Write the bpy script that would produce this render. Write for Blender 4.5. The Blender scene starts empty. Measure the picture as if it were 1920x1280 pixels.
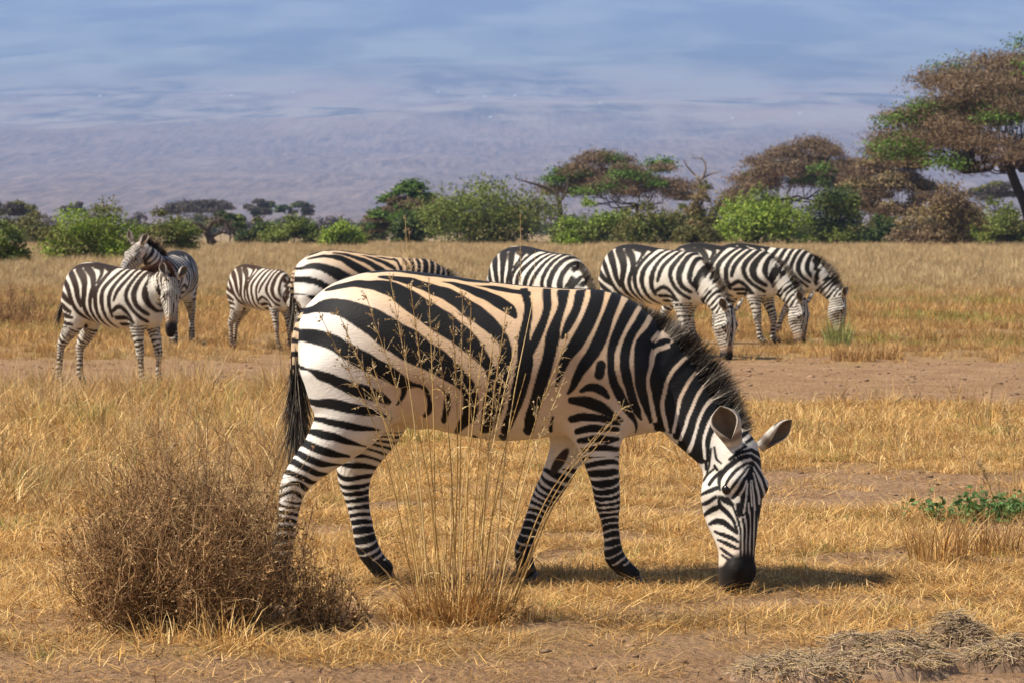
import bpy, bmesh, math, random
import numpy as np
from mathutils import Vector, Matrix

random.seed(7)
RNG = np.random.default_rng(11)
SC = bpy.context.scene
COL = SC.collection
R = math.radians

# ------------------------------------------------------------------ camera
EYE = 1.47            # camera height above the plain
FPX = 6300.0          # focal length in photo pixels (1920 wide)
HOR = 430.0           # photo row of the true horizon
cam_d = bpy.data.cameras.new('camera')
cam = bpy.data.objects.new('camera', cam_d)
COL.objects.link(cam)
cam.location = (0, 0, EYE)
cam.rotation_euler = (R(90), 0, 0)
cam_d.sensor_width = 36.0
cam_d.lens = FPX / 1920 * 36.0
cam_d.shift_y = -(640 - HOR) / 1920.0
cam_d.clip_start = 0.5
cam_d.clip_end = 60000
cam_d.dof.use_dof = True
cam_d.dof.focus_distance = 13.8
cam_d.dof.aperture_fstop = 14.0
SC.camera = cam

# ------------------------------------------------------------------ light
SUN_EL, SUN_AZ = 50.0, 256.0      # azimuth clockwise from +Y
world = bpy.data.worlds.new('World')
SC.world = world
world.use_nodes = True
wn = world.node_tree
bg = wn.nodes['Background']
sky = wn.nodes.new('ShaderNodeTexSky')
sky.sky_type = 'NISHITA'
sky.sun_disc = False
sky.sun_elevation = R(SUN_EL)
sky.sun_rotation = R(SUN_AZ)
sky.air_density = 1.0
sky.dust_density = 1.5
wn.links.new(sky.outputs[0], bg.inputs['Color'])
bg.inputs['Strength'].default_value = 0.052
sun_d = bpy.data.lights.new('sun', 'SUN')
sun = bpy.data.objects.new('sun', sun_d)
COL.objects.link(sun)
sun_d.energy = 5.0
sun_d.angle = R(0.5)
sun_d.color = (1.0, 0.93, 0.82)
S = Vector((math.sin(R(SUN_AZ)) * math.cos(R(SUN_EL)), math.cos(R(SUN_AZ)) * math.cos(R(SUN_EL)), math.sin(R(SUN_EL))))
sun.location = (-20, 0, 30)
sun.rotation_euler = (-S).to_track_quat('-Z', 'Y').to_euler()

SC.render.engine = 'CYCLES'
SC.view_settings.view_transform = 'Standard'
SC.view_settings.look = 'None'
SC.view_settings.exposure = 1.0
SC.view_settings.gamma = 1.0
SC.view_settings.use_curve_mapping = False
SC.cycles.use_denoising = True
SC.cycles.max_bounces = 5
SC.cycles.diffuse_bounces = 3
SC.cycles.glossy_bounces = 2
SC.cycles.transmission_bounces = 3
SC.cycles.volume_bounces = 2
SC.cycles.transparent_max_bounces = 4
SC.cycles.sample_clamp_indirect = 6.0

# ------------------------------------------------------------------ helpers
def W(px, py, D):
    """photo pixel at depth D -> world point"""
    return np.array([(px - 960) / FPX * D, D, EYE - (py - HOR) / FPX * D])

def GD(py):
    """depth of the flat ground seen at photo row py"""
    return FPX * EYE / (py - HOR)

def tag(o, label=None, cat=None, group=None, kind=None):
    if label: o['label'] = label
    if cat: o['category'] = cat
    if group: o['group'] = group
    if kind: o['kind'] = kind
    return o

def empty(name, loc=(0, 0, 0), rz=0.0):
    o = bpy.data.objects.new(name, None)
    o.empty_display_size = 0.2
    COL.objects.link(o)
    o.location = loc
    o.rotation_euler = (0, 0, rz)
    return o

def mesh_np(name, V, F, mat=None, parent=None, colors=None, smooth=True, link=True, attr='tint'):
    """one mesh object from numpy arrays; F is (n,3) or (n,4) or a list of such"""
    V = np.asarray(V, np.float32)
    Fs = F if isinstance(F, list) else [F]
    Fs = [np.asarray(f, np.int32) for f in Fs if len(f)]
    me = bpy.data.meshes.new(name)
    me.vertices.add(len(V)); me.vertices.foreach_set('co', V.ravel())
    loops = np.concatenate([f.ravel() for f in Fs])
    tot = np.concatenate([np.full(len(f), f.shape[1], np.int32) for f in Fs])
    st = np.concatenate([[0], np.cumsum(tot)[:-1]]).astype(np.int32)
    me.loops.add(len(loops)); me.loops.foreach_set('vertex_index', loops)
    me.polygons.add(len(tot)); me.polygons.foreach_set('loop_start', st)
    try: me.polygons.foreach_set('loop_total', tot)
    except Exception: pass
    me.update(calc_edges=True)
    if smooth:
        me.polygons.foreach_set('use_smooth', np.ones(len(tot), bool))
    if colors is not None:
        c = np.ones((len(V), 4), np.float32); c[:, :3] = colors
        a = me.color_attributes.new(attr, 'FLOAT_COLOR', 'POINT')
        a.data.foreach_set('color', c.ravel())
    me.validate()
    o = bpy.data.objects.new(name, me)
    if mat: me.materials.append(mat)
    if link: COL.objects.link(o)
    if parent is not None: o.parent = parent
    return o

class MB:
    """collects numpy geometry of one mesh"""
    def __init__(s): s.V = []; s.Q = []; s.T = []; s.C = []; s.n = 0
    def add(s, V, Q=None, T=None, C=None):
        V = np.asarray(V, np.float32).reshape(-1, 3)
        if Q is not None and len(Q): s.Q.append(np.asarray(Q, np.int64) + s.n)
        if T is not None and len(T): s.T.append(np.asarray(T, np.int64) + s.n)
        s.V.append(V)
        if C is None: C = (1, 1, 1)
        C = np.asarray(C, np.float32)
        if C.ndim == 1: C = np.tile(C, (len(V), 1))
        s.C.append(C)
        s.n += len(V)
    def build(s, name, mat, parent=None, smooth=True, link=True):
        F = []
        if s.Q: F.append(np.concatenate(s.Q))
        if s.T: F.append(np.concatenate(s.T))
        return mesh_np(name, np.concatenate(s.V), F, mat, parent, np.concatenate(s.C), smooth, link)

def catmull(P, m):
    P = np.asarray(P, float)
    n = len(P)
    Q = np.vstack([2 * P[0] - P[1], P, 2 * P[-1] - P[-2]])
    out = []
    for i in range(n - 1):
        p0, p1, p2, p3 = Q[i], Q[i + 1], Q[i + 2], Q[i + 3]
        for j in range(m):
            t = j / m
            out.append(0.5 * (2 * p1 + (p2 - p0) * t + (2 * p0 - 5 * p1 + 4 * p2 - p3) * t * t + (3 * p1 - p0 - 3 * p2 + p3) * t ** 3))
    out.append(P[-1])
    return np.array(out)

def tube(mb, pts, rad, sides=5, col=(1, 1, 1), cap=True):
    """tapered tube along a polyline"""
    pts = np.asarray(pts, float); n = len(pts)
    rad = np.broadcast_to(np.asarray(rad, float), (n,))
    T = np.gradient(pts, axis=0); T /= np.linalg.norm(T, axis=1, keepdims=True) + 1e-9
    up = np.array([0.31, 0.77, 0.55])
    A = np.cross(T, up); A /= np.linalg.norm(A, axis=1, keepdims=True) + 1e-9
    B = np.cross(T, A)
    a = np.arange(sides) / sides * 2 * math.pi
    ring = A[:, None] * np.cos(a)[None, :, None] + B[:, None] * np.sin(a)[None, :, None]
    V = (pts[:, None] + ring * rad[:, None, None]).reshape(-1, 3)
    i = np.arange(n - 1)[:, None] * sides; j = np.arange(sides)[None]
    j2 = (j + 1) % sides
    Q = np.stack([i + j, i + j2, i + sides + j2, i + sides + j], -1).reshape(-1, 4)
    Tn = []
    if cap:
        V = np.vstack([V, pts[-1:]])
        k = (n - 1) * sides; e = len(V) - 1
        Tn = [[k + q, k + (q + 1) % sides, e] for q in range(sides)]
    if np.ndim(col) == 2:
        C = np.repeat(np.asarray(col), sides, 0)
        if cap: C = np.vstack([C, C[-1:]])
    else: C = col
    mb.add(V, Q, Tn, C)

def snoise(P, freq, seed=0, oct=3):
    """cheap smooth noise, about -1..1"""
    r = np.random.default_rng(seed)
    P = np.asarray(P, float)
    out = np.zeros(len(P)); amp = 1.0; tot = 0
    for o in range(oct):
        for k in range(4):
            d = r.normal(size=P.shape[1]); d /= np.linalg.norm(d)
            out += amp * np.sin(P @ d * freq * r.uniform(.7, 1.3) * 6.283 + r.uniform(0, 6.28)) * 0.5
        tot += amp; amp *= .55; freq *= 2.1
    return out / tot

# ------------------------------------------------------------------ materials
def new_mat(name):
    m = bpy.data.materials.new(name)
    m.use_nodes = True
    nt = m.node_tree
    b = nt.nodes['Principled BSDF']
    return m, nt, b

def N(nt, t, **kw):
    n = nt.nodes.new(t)
    for k, v in kw.items():
        if hasattr(n, k): setattr(n, k, v)
        else: n.inputs[k].default_value = v
    return n

def mixc(nt, fac, a, b, blend='MIX'):
    n = nt.nodes.new('ShaderNodeMix'); n.data_type = 'RGBA'; n.blend_type = blend
    for s, v in ((0, fac), (6, a), (7, b)):
        if hasattr(v, 'is_output') or hasattr(v, 'links'):
            nt.links.new(v, n.inputs[s])
        else:
            n.inputs[s].default_value = v if s == 0 else (*v, 1)
    return n.outputs[2]

def ramp(nt, src, stops):
    n = nt.nodes.new('ShaderNodeValToRGB')
    e = n.color_ramp.elements
    while len(e) < len(stops): e.new(0.5)
    for i, (p, c) in enumerate(stops):
        e[i].position = p
        e[i].color = (c, c, c, 1) if np.ndim(c) == 0 else (*c, 1)
    nt.links.new(src, n.inputs[0])
    return n.outputs[0]

def tint_mat(name, rough=0.8, var=0.25, trans=0.0, spec=0.2, noise_scale=6.0, inst=False, bump=0.0):
    """colour comes from the 'tint' attribute, broken up by noise (and per instance)"""
    m, nt, b = new_mat(name)
    at = N(nt, 'ShaderNodeAttribute', attribute_name='tint')
    tc = N(nt, 'ShaderNodeTexCoord')
    no = N(nt, 'ShaderNodeTexNoise', Scale=noise_scale, Detail=4.0)
    nt.links.new(tc.outputs['Object'], no.inputs['Vector'])
    mr = N(nt, 'ShaderNodeMapRange')
    mr.inputs[1].default_value = 0.25; mr.inputs[2].default_value = 0.75
    mr.inputs[3].default_value = 1 - var; mr.inputs[4].default_value = 1 + var
    nt.links.new(no.outputs[0], mr.inputs[0])
    fac = mr.outputs[0]
    if inst:
        oi = N(nt, 'ShaderNodeObjectInfo')
        m2 = N(nt, 'ShaderNodeMapRange')
        m2.inputs[3].default_value = 0.72; m2.inputs[4].default_value = 1.22
        nt.links.new(oi.outputs['Random'], m2.inputs[0])
        mm = N(nt, 'ShaderNodeMath', operation='MULTIPLY')
        nt.links.new(fac, mm.inputs[0]); nt.links.new(m2.outputs[0], mm.inputs[1])
        fac = mm.outputs[0]
    vm = N(nt, 'ShaderNodeVectorMath', operation='SCALE')
    nt.links.new(at.outputs['Color'], vm.inputs[0]); nt.links.new(fac, vm.inputs['Scale'])
    nt.links.new(vm.outputs[0], b.inputs['Base Color'])
    b.inputs['Roughness'].default_value = rough
    b.inputs['Specular IOR Level'].default_value = spec
    if bump:
        nb = N(nt, 'ShaderNodeTexNoise', Scale=noise_scale * 12, Detail=3.0)
        nt.links.new(tc.outputs['Object'], nb.inputs['Vector'])
        bp = N(nt, 'ShaderNodeBump', Strength=bump, Distance=0.01)
        nt.links.new(nb.outputs[0], bp.inputs['Height'])
        nt.links.new(bp.outputs[0], b.inputs['Normal'])
    if trans > 0:
        out = nt.nodes['Material Output']
        tr = N(nt, 'ShaderNodeBsdfTranslucent')
        nt.links.new(vm.outputs[0], tr.inputs['Color'])
        ms = N(nt, 'ShaderNodeMixShader'); ms.inputs[0].default_value = trans
        nt.links.new(b.outputs[0], ms.inputs[1]); nt.links.new(tr.outputs[0], ms.inputs[2])
        nt.links.new(ms.outputs[0], out.inputs['Surface'])
    return m

M_LEAF = tint_mat('leaf', .65, .3, .2, .25, 1.2)
M_BARK = tint_mat('bark', .9, .3, 0, .1, 3.0, bump=.5)
M_TWIG = tint_mat('dry_twig', .85, .25, .1, .15, 4.0)
M_STRAW = tint_mat('straw', .75, .15, .25, .25, 8.0, inst=True)
M_STALK = tint_mat('dry_stalk', .7, .15, .15, .25, 12.0)
M_HAIR = tint_mat('hair', .7, .2, .1, .2, 30.0)

# ------------------------------------------------------------------ ground and mountain
def fan(ys, us, zf, ybase):
    Y = np.repeat(np.asarray(ys)[:, None], len(us), 1)
    X = np.asarray(us)[None] * np.maximum(Y, ybase)
    V = np.stack([X, Y, zf(X, Y)], -1).reshape(-1, 3)
    n, m = Y.shape
    i = np.arange(n - 1)[:, None] * m; j = np.arange(m - 1)[None]
    Q = np.stack([i + j, i + j + 1, i + m + j + 1, i + m + j], -1).reshape(-1, 4)
    return V, Q

def soil_mask(X, Y):
    """1 on trampled bare soil, 0 under grass cover (plan view of the place)"""
    P = np.stack([X.ravel(), Y.ravel()], 1)
    n1 = snoise(P, .35, 3, 3).reshape(X.shape)
    n2 = snoise(P, 1.3, 5, 3).reshape(X.shape)
    def band(a, b, s=.8):
        return np.clip((Y - a) / s, 0, 1) * np.clip((b - Y) / s, 0, 1)
    m = band(27.5 + n1 * 1.2, 38.5 + n1 * 1.5, 1.5) * np.clip((X - 1.0) / 1.5, 0, 1)       # track, right half
    m = np.maximum(m, band(30.5 + n1, 38.5 + n1, 1.2) * np.clip((-X + .5) / 1, 0, 1) * .9)  # track, left half
    m = np.maximum(m, band(17.3 + n1 * .5, 20.9 + n1 * .8, .7) * np.clip((X - .6) / .8, 0, 1))
    m = np.maximum(m, band(18.3 + n1 * .4, 19.6 + n1 * .4, .5) * .6 * np.clip((X + 1.6) / .5, 0, 1))
    m = np.maximum(m, np.clip((11.75 + n1 * .25 - Y) / .35, 0, 1))
    m = np.maximum(m, np.exp(-(((X + .75) / .35) ** 2 + ((Y - 12.75) / .5) ** 2)) * .9)
    m = np.maximum(m, np.exp(-(((X - .45) / .3) ** 2 + ((Y - 12.9) / .5) ** 2)) * .8)
    m = np.maximum(m, np.exp(-(((X + 1.75) / .3) ** 2 + ((Y - 12.4) / .6) ** 2)) * .7)
    m = m + n2 * .28 * np.clip((80 - Y) / 30, 0, 1) + .06
    near = np.clip((13.6 - Y) / 1.5, 0, 1) * (.32 + .55 * snoise(P, .8, 6, 2).reshape(X.shape))
    patch = np.clip((27 - Y) / 4, 0, 1) * np.clip(snoise(P, .55, 9, 3).reshape(X.shape) * 1.5 - .12, 0, .85)
    near = np.maximum(near, patch * np.clip((X + .14 * Y - .2) / 1.0, .25, 1))
    return np.clip(np.maximum(m, near), 0, 1)

def ground_z(X, Y):
    P = np.stack([X.ravel(), Y.ravel()], 1)
    near = np.clip((60 - Y) / 30, 0, 1)
    z = (snoise(P, .25, 21, 2).reshape(X.shape) * .018 + snoise(P, 1.6, 22, 3).reshape(X.shape) * .012
         + snoise(P, 6.0, 23, 2).reshape(X.shape) * .006) * near
    return z

ys = [-400, -120, -40, -10, 0, 5, 8]
y = 9.5
while y < 70: ys.append(y); y *= 1.0035
while y < 3600: ys.append(y); y *= 1.04
us = np.concatenate([-np.geomspace(6, .24, 22), np.linspace(-.22, .22, 230), np.geomspace(.24, 6, 22)])
V, Q = fan(ys, us, ground_z, 10)
X, Y = V[:, 0], V[:, 1]
sm = soil_mask(X, Y)

m, nt, b = new_mat('plain_soil')
geo = N(nt, 'ShaderNodeNewGeometry')
at = N(nt, 'ShaderNodeAttribute', attribute_name='tint')
n1 = N(nt, 'ShaderNodeTexNoise', Scale=2.3, Detail=8.0, Roughness=.62)
n2 = N(nt, 'ShaderNodeTexNoise', Scale=38.0, Detail=6.0, Roughness=.7)
n3 = N(nt, 'ShaderNodeTexVoronoi', Scale=26.0)
for q in (n1, n2, n3): nt.links.new(geo.outputs['Position'], q.inputs['Vector'])
soil = mixc(nt, ramp(nt, n1.outputs[0], [(.35, 0.), (.7, 1.)]), (.37, .21, .105), (.56, .345, .19))
soil = mixc(nt, ramp(nt, n2.outputs[0], [(.25, 0.), (.52, 1.)]), (.20, .11, .058), soil)
straw = mixc(nt, n2.outputs[0], (.30, .175, .075), (.54, .345, .15))
sep = N(nt, 'ShaderNodeSeparateColor'); nt.links.new(at.outputs['Color'], sep.inputs[0])
c = mixc(nt, sep.outputs[0], straw, soil)
far = mixc(nt, n1.outputs[0], (.28, .195, .105), (.38, .27, .15))
c = mixc(nt, sep.outputs[1], c, far)
nt.links.new(c, b.inputs['Base Color'])
b.inputs['Roughness'].default_value = .95
b.inputs['Specular IOR Level'].default_value = .1
mx = N(nt, 'ShaderNodeMath', operation='MULTIPLY_ADD')
nt.links.new(n3.outputs[0], mx.inputs[0]); mx.inputs[1].default_value = .5
nt.links.new(n2.outputs[0], mx.inputs[2])
bp = N(nt, 'ShaderNodeBump', Strength=1.0, Distance=.05)
nt.links.new(mx.outputs[0], bp.inputs['Height'])
nt.links.new(bp.outputs[0], b.inputs['Normal'])
cc = np.zeros((len(V), 3)); cc[:, 0] = sm; cc[:, 1] = np.clip((Y - 55) / 40, 0, 1)
ground = mesh_np('ground', V, Q, m, None, cc)
tag(ground, kind='structure')

# the long foot of the mountain, rising beyond the plain
prof_d = np.array([2600, 3200, 4000, 6000, 8000, 11000, 14500, 18000, 21500, 24500]) * 1.25
prof_py = np.array([432, 416, 400, 322, 252, 180, 90, 0, -110, -190])
prof_z = EYE - (prof_py - HOR) / FPX * prof_d
prof_z[0] = -2
def mount_z(X, Y):
    z = np.interp(Y, prof_d, prof_z)
    P = np.stack([X.ravel(), Y.ravel()], 1)
    n = snoise(P, 1 / 2600, 31, 4).reshape(X.shape)
    return z + n * np.clip((Y - 3500) / 6000, 0, 1) * 26 + np.clip((Y - 9000) / 9000, 0, 1) * 30 * np.sin(X / 2100 + 1)
V, Q = fan(np.geomspace(3250, 30600, 170), np.linspace(-.62, .62, 140), mount_z, 10)
m, nt, b = new_mat('mountain_scrub')
geo = N(nt, 'ShaderNodeNewGeometry')
mp = N(nt, 'ShaderNodeMapping'); mp.inputs['Scale'].default_value = (1 / 900, 1 / 2600, 0)
nt.links.new(geo.outputs['Position'], mp.inputs['Vector'])
a1 = N(nt, 'ShaderNodeTexNoise', Scale=1.0, Detail=3.0, Roughness=.55)
nt.links.new(mp.outputs[0], a1.inputs['Vector'])
mp2 = N(nt, 'ShaderNodeMapping'); mp2.inputs['Scale'].default_value = (1 / 22, 1 / 300, 0)
nt.links.new(geo.outputs['Position'], mp2.inputs['Vector'])
a2 = N(nt, 'ShaderNodeTexNoise', Scale=1.0, Detail=9.0, Roughness=.85)
nt.links.new(mp2.outputs[0], a2.inputs['Vector'])
mp3 = N(nt, 'ShaderNodeMapping'); mp3.inputs['Scale'].default_value = (1 / 210, 1 / 620, 0)
nt.links.new(geo.outputs['Position'], mp3.inputs['Vector'])
a3 = N(nt, 'ShaderNodeTexNoise', Scale=1.0, Detail=5.0, Roughness=.6)
nt.links.new(mp3.outputs[0], a3.inputs['Vector'])
scrub = mixc(nt, ramp(nt, a2.outputs[0], [(.36, 0.), (.68, 1.)]), (.040, .026, .022), (.36, .25, .18))
scrub = mixc(nt, ramp(nt, a3.outputs[0], [(.50, 0.), (.72, .5)]), scrub, (.36, .26, .20))
sp = N(nt, 'ShaderNodeSeparateXYZ'); nt.links.new(geo.outputs['Position'], sp.inputs[0])
hi = N(nt, 'ShaderNodeMapRange'); hi.inputs[1].default_value = 9500; hi.inputs[2].default_value = 11500
nt.links.new(sp.outputs[1], hi.inputs[0])
forest = mixc(nt, ramp(nt, a1.outputs[0], [(.42, 0.), (.56, 1.)]), (.035, .045, .04), (.46, .31, .21))
forest = mixc(nt, ramp(nt, a3.outputs[0], [(.42, 0.), (.60, 1.)]), forest, (.42, .36, .26))
forest = mixc(nt, .35, forest, scrub)
c = mixc(nt, hi.outputs[0], scrub, forest)
hi2 = N(nt, 'ShaderNodeMapRange'); hi2.inputs[1].default_value = 13500; hi2.inputs[2].default_value = 16500
nt.links.new(sp.outputs[1], hi2.inputs[0])
up = mixc(nt, ramp(nt, a1.outputs[0], [(.40, 0.), (.62, 1.)]), (.05, .07, .06), (.30, .32, .24))
c = mixc(nt, hi2.outputs[0], c, up)
nt.links.new(c, b.inputs['Base Color'])
b.inputs['Roughness'].default_value = 1.0
b.inputs['Specular IOR Level'].default_value = 0
mountain = mesh_np('mountain_slope', V, Q, m)
tag(mountain, kind='structure')

# the dusty blue air between here and the mountain
HAZE_K = 1.05e-4
def box_mesh(name, lo, hi, mat, parent=None):
    lo = np.array(lo, float); hi = np.array(hi, float)
    V = np.array([[x, y, z] for x in (lo[0], hi[0]) for y in (lo[1], hi[1]) for z in (lo[2], hi[2])])
    Q = [[0, 1, 3, 2], [4, 6, 7, 5], [0, 4, 5, 1], [2, 3, 7, 6], [0, 2, 6, 4], [1, 5, 7, 3]]
    return mesh_np(name, V, np.array(Q), mat, parent, smooth=False)
hm = bpy.data.materials.new('haze_air'); hm.use_nodes = True
nt = hm.node_tree
for n in list(nt.nodes):
    if n.type != 'OUTPUT_MATERIAL': nt.nodes.remove(n)
pv = N(nt, 'ShaderNodeVolumePrincipled')
pv.inputs['Color'].default_value = (.315, .465, .77, 1)
pv.inputs['Density'].default_value = HAZE_K
pv.inputs['Anisotropy'].default_value = 0.0
nt.links.new(pv.outputs[0], nt.nodes['Material Output'].inputs['Volume'])
try: hm.cycles.homogeneous_volume = True
except Exception: pass
hz = box_mesh('haze', (-23000, -600, -12), (23000, 31500, 3300), hm)
hz.display_type = 'WIRE'
tag(hz, 'pale blue dusty haze filling the air over the plain', 'haze', kind='stuff')

# ------------------------------------------------------------------ zebras: one continuous skin from blended sections
K = 1 / 450.0                      # metres per photo pixel at the big zebra
def cz(px, py):                    # photo pixel on the big zebra -> its own side plane (x forward, z up)
    return (px - 870) * K, (1091.5 - py) * K

def eval_chain(P, C, power=2.0, lat=None):
    """implicit value (metres, <0 inside) of a swept elliptic chain.
    C rows: x, y, z, ra (in the chain's upright plane), rb (sideways).  Returns f and arc position."""
    best = np.full(len(P), 1e3, np.float32); s_at = np.zeros(len(P), np.float32)
    L0 = 0.0
    lat = np.array([0, 1, 0], np.float32) if lat is None else np.asarray(lat, np.float32)
    for a, b in zip(C[:-1], C[1:]):
        A, B = a[:3], b[:3]
        d = B - A; L = np.linalg.norm(d)
        if L < 1e-6: continue
        T = d / L
        l = lat - T * np.dot(lat, T); l = l / np.linalg.norm(l)
        n = np.cross(T, l)
        q = P - A
        w = q @ T
        t = np.clip(w / L, 0, 1)
        ra = a[3] + (b[3] - a[3]) * t; rb = a[4] + (b[4] - a[4]) * t
        u = q @ n; v = q @ l; w = w - t * L
        rm = np.minimum(ra, rb)
        if power == 2.0:
            g = np.sqrt((u / ra) ** 2 + (v / rb) ** 2 + (w / rm) ** 2)
        else:
            g = (np.abs(u / ra) ** power + np.abs(v / rb) ** power + np.abs(w / rm) ** power) ** (1 / power)
        f = (g - 1) * rm
        k = f < best
        best = np.where(k, f, best); s_at = np.where(k, L0 + t * L, s_at)
        L0 += L
    return best, s_at

def smin(a, b, k):
    h = np.clip(.5 + .5 * (b - a) / k, 0, 1)
    return b + (a - b) * h - k * h * (1 - h)

def surface_nets(F, o, h):
    """F: grid of values, o origin, h cell size -> verts, quads"""
    nx, ny, nz = F.shape
    S = F < 0
    c = np.zeros((nx - 1, ny - 1, nz - 1), np.int8)
    for dx in (0, 1):
        for dy in (0, 1):
            for dz in (0, 1):
                c += S[dx:nx - 1 + dx, dy:ny - 1 + dy, dz:nz - 1 + dz]
    act = (c > 0) & (c < 8)
    idx = np.full(act.shape, -1, np.int64)
    I = np.argwhere(act)
    idx[act] = np.arange(len(I))
    acc = np.zeros((len(I), 3)); cnt = np.zeros(len(I))
    cor = [(x, y, z) for x in (0, 1) for y in (0, 1) for z in (0, 1)]
    for i, a in enumerate(cor):
        for b in cor[i + 1:]:
            if sum(abs(a[k] - b[k]) for k in range(3)) != 1: continue
            fa = F[I[:, 0] + a[0], I[:, 1] + a[1], I[:, 2] + a[2]]
            fb = F[I[:, 0] + b[0], I[:, 1] + b[1], I[:, 2] + b[2]]
            x = (fa < 0) != (fb < 0)
            t = np.where(x, fa / np.where(x, fa - fb, 1), 0)
            p = np.array(a)[None] + (np.array(b) - np.array(a))[None] * t[:, None]
            acc += np.where(x[:, None], p, 0); cnt += x
    V = o + (I + acc / cnt[:, None]) * h
    Q = []
    for ax in range(3):
        sl0 = [slice(1, -1)] * 3; sl0[ax] = slice(0, -1)
        sl1 = [slice(1, -1)] * 3; sl1[ax] = slice(1, None)
        A = S[tuple(sl0)]; B = S[tuple(sl1)]
        e = np.argwhere(A != B)
        inside = A[A != B]
        g = e.copy()
        for k in range(3):
            if k != ax: g[:, k] += 1
        o1, o2 = [k for k in range(3) if k != ax]
        def cell(d1, d2):
            q = g.copy(); q[:, o1] -= d1; q[:, o2] -= d2
            return idx[q[:, 0], q[:, 1], q[:, 2]]
        q = np.stack([cell(1, 1), cell(0, 1), cell(0, 0), cell(1, 0)], 1)
        flip = inside if ax != 1 else ~inside
        q = np.where(flip[:, None], q, q[:, ::-1])
        Q.append(q)
    Q = np.concatenate(Q)
    return V, Q[(Q >= 0).all(1)]

def band_eval(fn, g, h, st=4):
    """exact values near the surface, interpolated coarse values elsewhere"""
    sh = g.shape[:3]
    ci = [np.unique(np.append(np.arange(0, n, st), n - 1)) for n in sh]
    f = fn(g[np.ix_(*ci)].reshape(-1, 3)).reshape([len(c) for c in ci]).astype(np.float32)
    for ax, (n, c) in enumerate(zip(sh, ci)):
        i = np.arange(n); k = np.clip(np.searchsorted(c, i, 'right') - 1, 0, len(c) - 2)
        t = ((i - c[k]) / (c[k + 1] - c[k])).astype(np.float32)
        t = t.reshape([-1 if q == ax else 1 for q in range(3)])
        f = np.take(f, k, ax) * (1 - t) + np.take(f, k + 1, ax) * t
    m = np.abs(f) < 3.2 * h
    f[m] = fn(g[m])
    return f

def subdivide(V, Q):
    e = np.concatenate([Q[:, [0, 1]], Q[:, [1, 2]], Q[:, [2, 3]], Q[:, [3, 0]]])
    es = np.sort(e, 1); key = es[:, 0] * (len(V) + 1) + es[:, 1]
    u, first, inv = np.unique(key, return_index=True, return_inverse=True)
    n, m = len(V), len(Q)
    M = (V[es[first, 0]] + V[es[first, 1]]) / 2
    Fc = V[Q].mean(1)
    ei = (n + inv).reshape(4, m)
    c = n + len(u) + np.arange(m)
    q = [np.stack([Q[:, k], ei[k], c, ei[k - 1]], 1) for k in range(4)]
    return np.concatenate([V, M, Fc]), np.concatenate(q)

def smooth_mesh(V, Q, it=4, lam=.55):
    e = np.concatenate([Q[:, [0, 1]], Q[:, [1, 2]], Q[:, [2, 3]], Q[:, [3, 0]]])
    e = np.concatenate([e, e[:, ::-1]])
    n = len(V)
    deg = np.bincount(e[:, 0], minlength=n)[:, None]
    for k in range(it):
        for l in (lam, -lam * .9):
            av = np.stack([np.bincount(e[:, 0], V[e[:, 1], c], n) for c in range(3)], 1) / deg
            V = V + l * (av - V)
    return V

def head_frame(poll, axis, normal):
    a = np.array(axis, float); a /= np.linalg.norm(a)
    n = np.array(normal, float); n -= a * np.dot(n, a); n /= np.linalg.norm(n)
    l = np.cross(a, n)
    return np.array(poll, float), a, n, l

# head sections from the poll down: along, offset to the face side, half depth, half width
HEAD = np.array([
    [-.045, -.030, .045, .045], [.00, -.034, .078, .066], [.06, -.038, .100, .084], [.12, -.046, .116, .094],
    [.185, -.058, .130, .098], [.245, -.062, .126, .088], [.305, -.055, .108, .077], [.37, -.046, .088, .067],
    [.43, -.044, .075, .061], [.49, -.048, .070, .065], [.535, -.054, .062, .061], [.565, -.060, .046, .048], [.585, -.064, .026, .030]])

TRUNK_PX = np.array([   # x, top, bottom, half width on the big zebra
    [561, 615, 690, 24], [570, 585, 715, 58], [596, 552, 735, 86], [640, 523, 760, 112], [690, 510, 775, 126], [740, 507, 784, 132],
    [800, 512, 800, 136], [870, 522, 816, 141], [940, 531, 825, 143], [1000, 537, 822, 139], [1060, 541, 813, 127],
    [1110, 543, 812, 110], [1150, 551, 816, 95], [1185, 572, 812, 80], [1215, 605, 800, 62], [1240, 660, 775, 30], [1246, 700, 740, 12]])

def trunk_tables():
    t = catmull(TRUNK_PX, 6)
    x, _ = cz(t[:, 0], t[:, 1])
    _, zt = cz(t[:, 0], t[:, 1]); _, zb = cz(t[:, 0], t[:, 2])
    return x, (zt + zb) / 2, (zt - zb) / 2, t[:, 3] * K
TX, TC, TH, TW = trunk_tables()

def eval_trunk(P, belly=1.0):
    c = np.interp(P[:, 0], TX, TC); h = np.interp(P[:, 0], TX, TH, left=.004, right=.004)
    w = np.interp(P[:, 0], TX, TW, left=.004, right=.004) * belly
    out = np.maximum(TX[0] - P[:, 0], P[:, 0] - TX[-1]); out = np.maximum(out, 0)
    dz = P[:, 2] - c
    # sides fuller below the middle than above it
    ww = w * (1 - .16 * np.clip(dz / h, -.2, 1) ** 2 * np.sign(np.clip(dz, 0, None)))
    g = (np.abs(dz / h) ** 2.25 + np.abs(P[:, 1] / ww) ** 2.25) ** (1 / 2.25)
    return (g - 1) * np.minimum(h, w) * .9 + out

def leg_chain(rows, side, y0, y1):
    """rows px,py,ra_px,rb_px from the top down; y runs from y0 to y1 outward on the given side"""
    r = np.array(rows, float)
    x, z = cz(r[:, 0], r[:, 1])
    t = np.clip((z[0] - z) / (z[0] - z[-1]), 0, 1) ** .8
    y = side * (y0 + (y1 - y0) * t)
    return catmull(np.stack([x, y, z, r[:, 2] * K, r[:, 3] * K], 1), 3)

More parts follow.
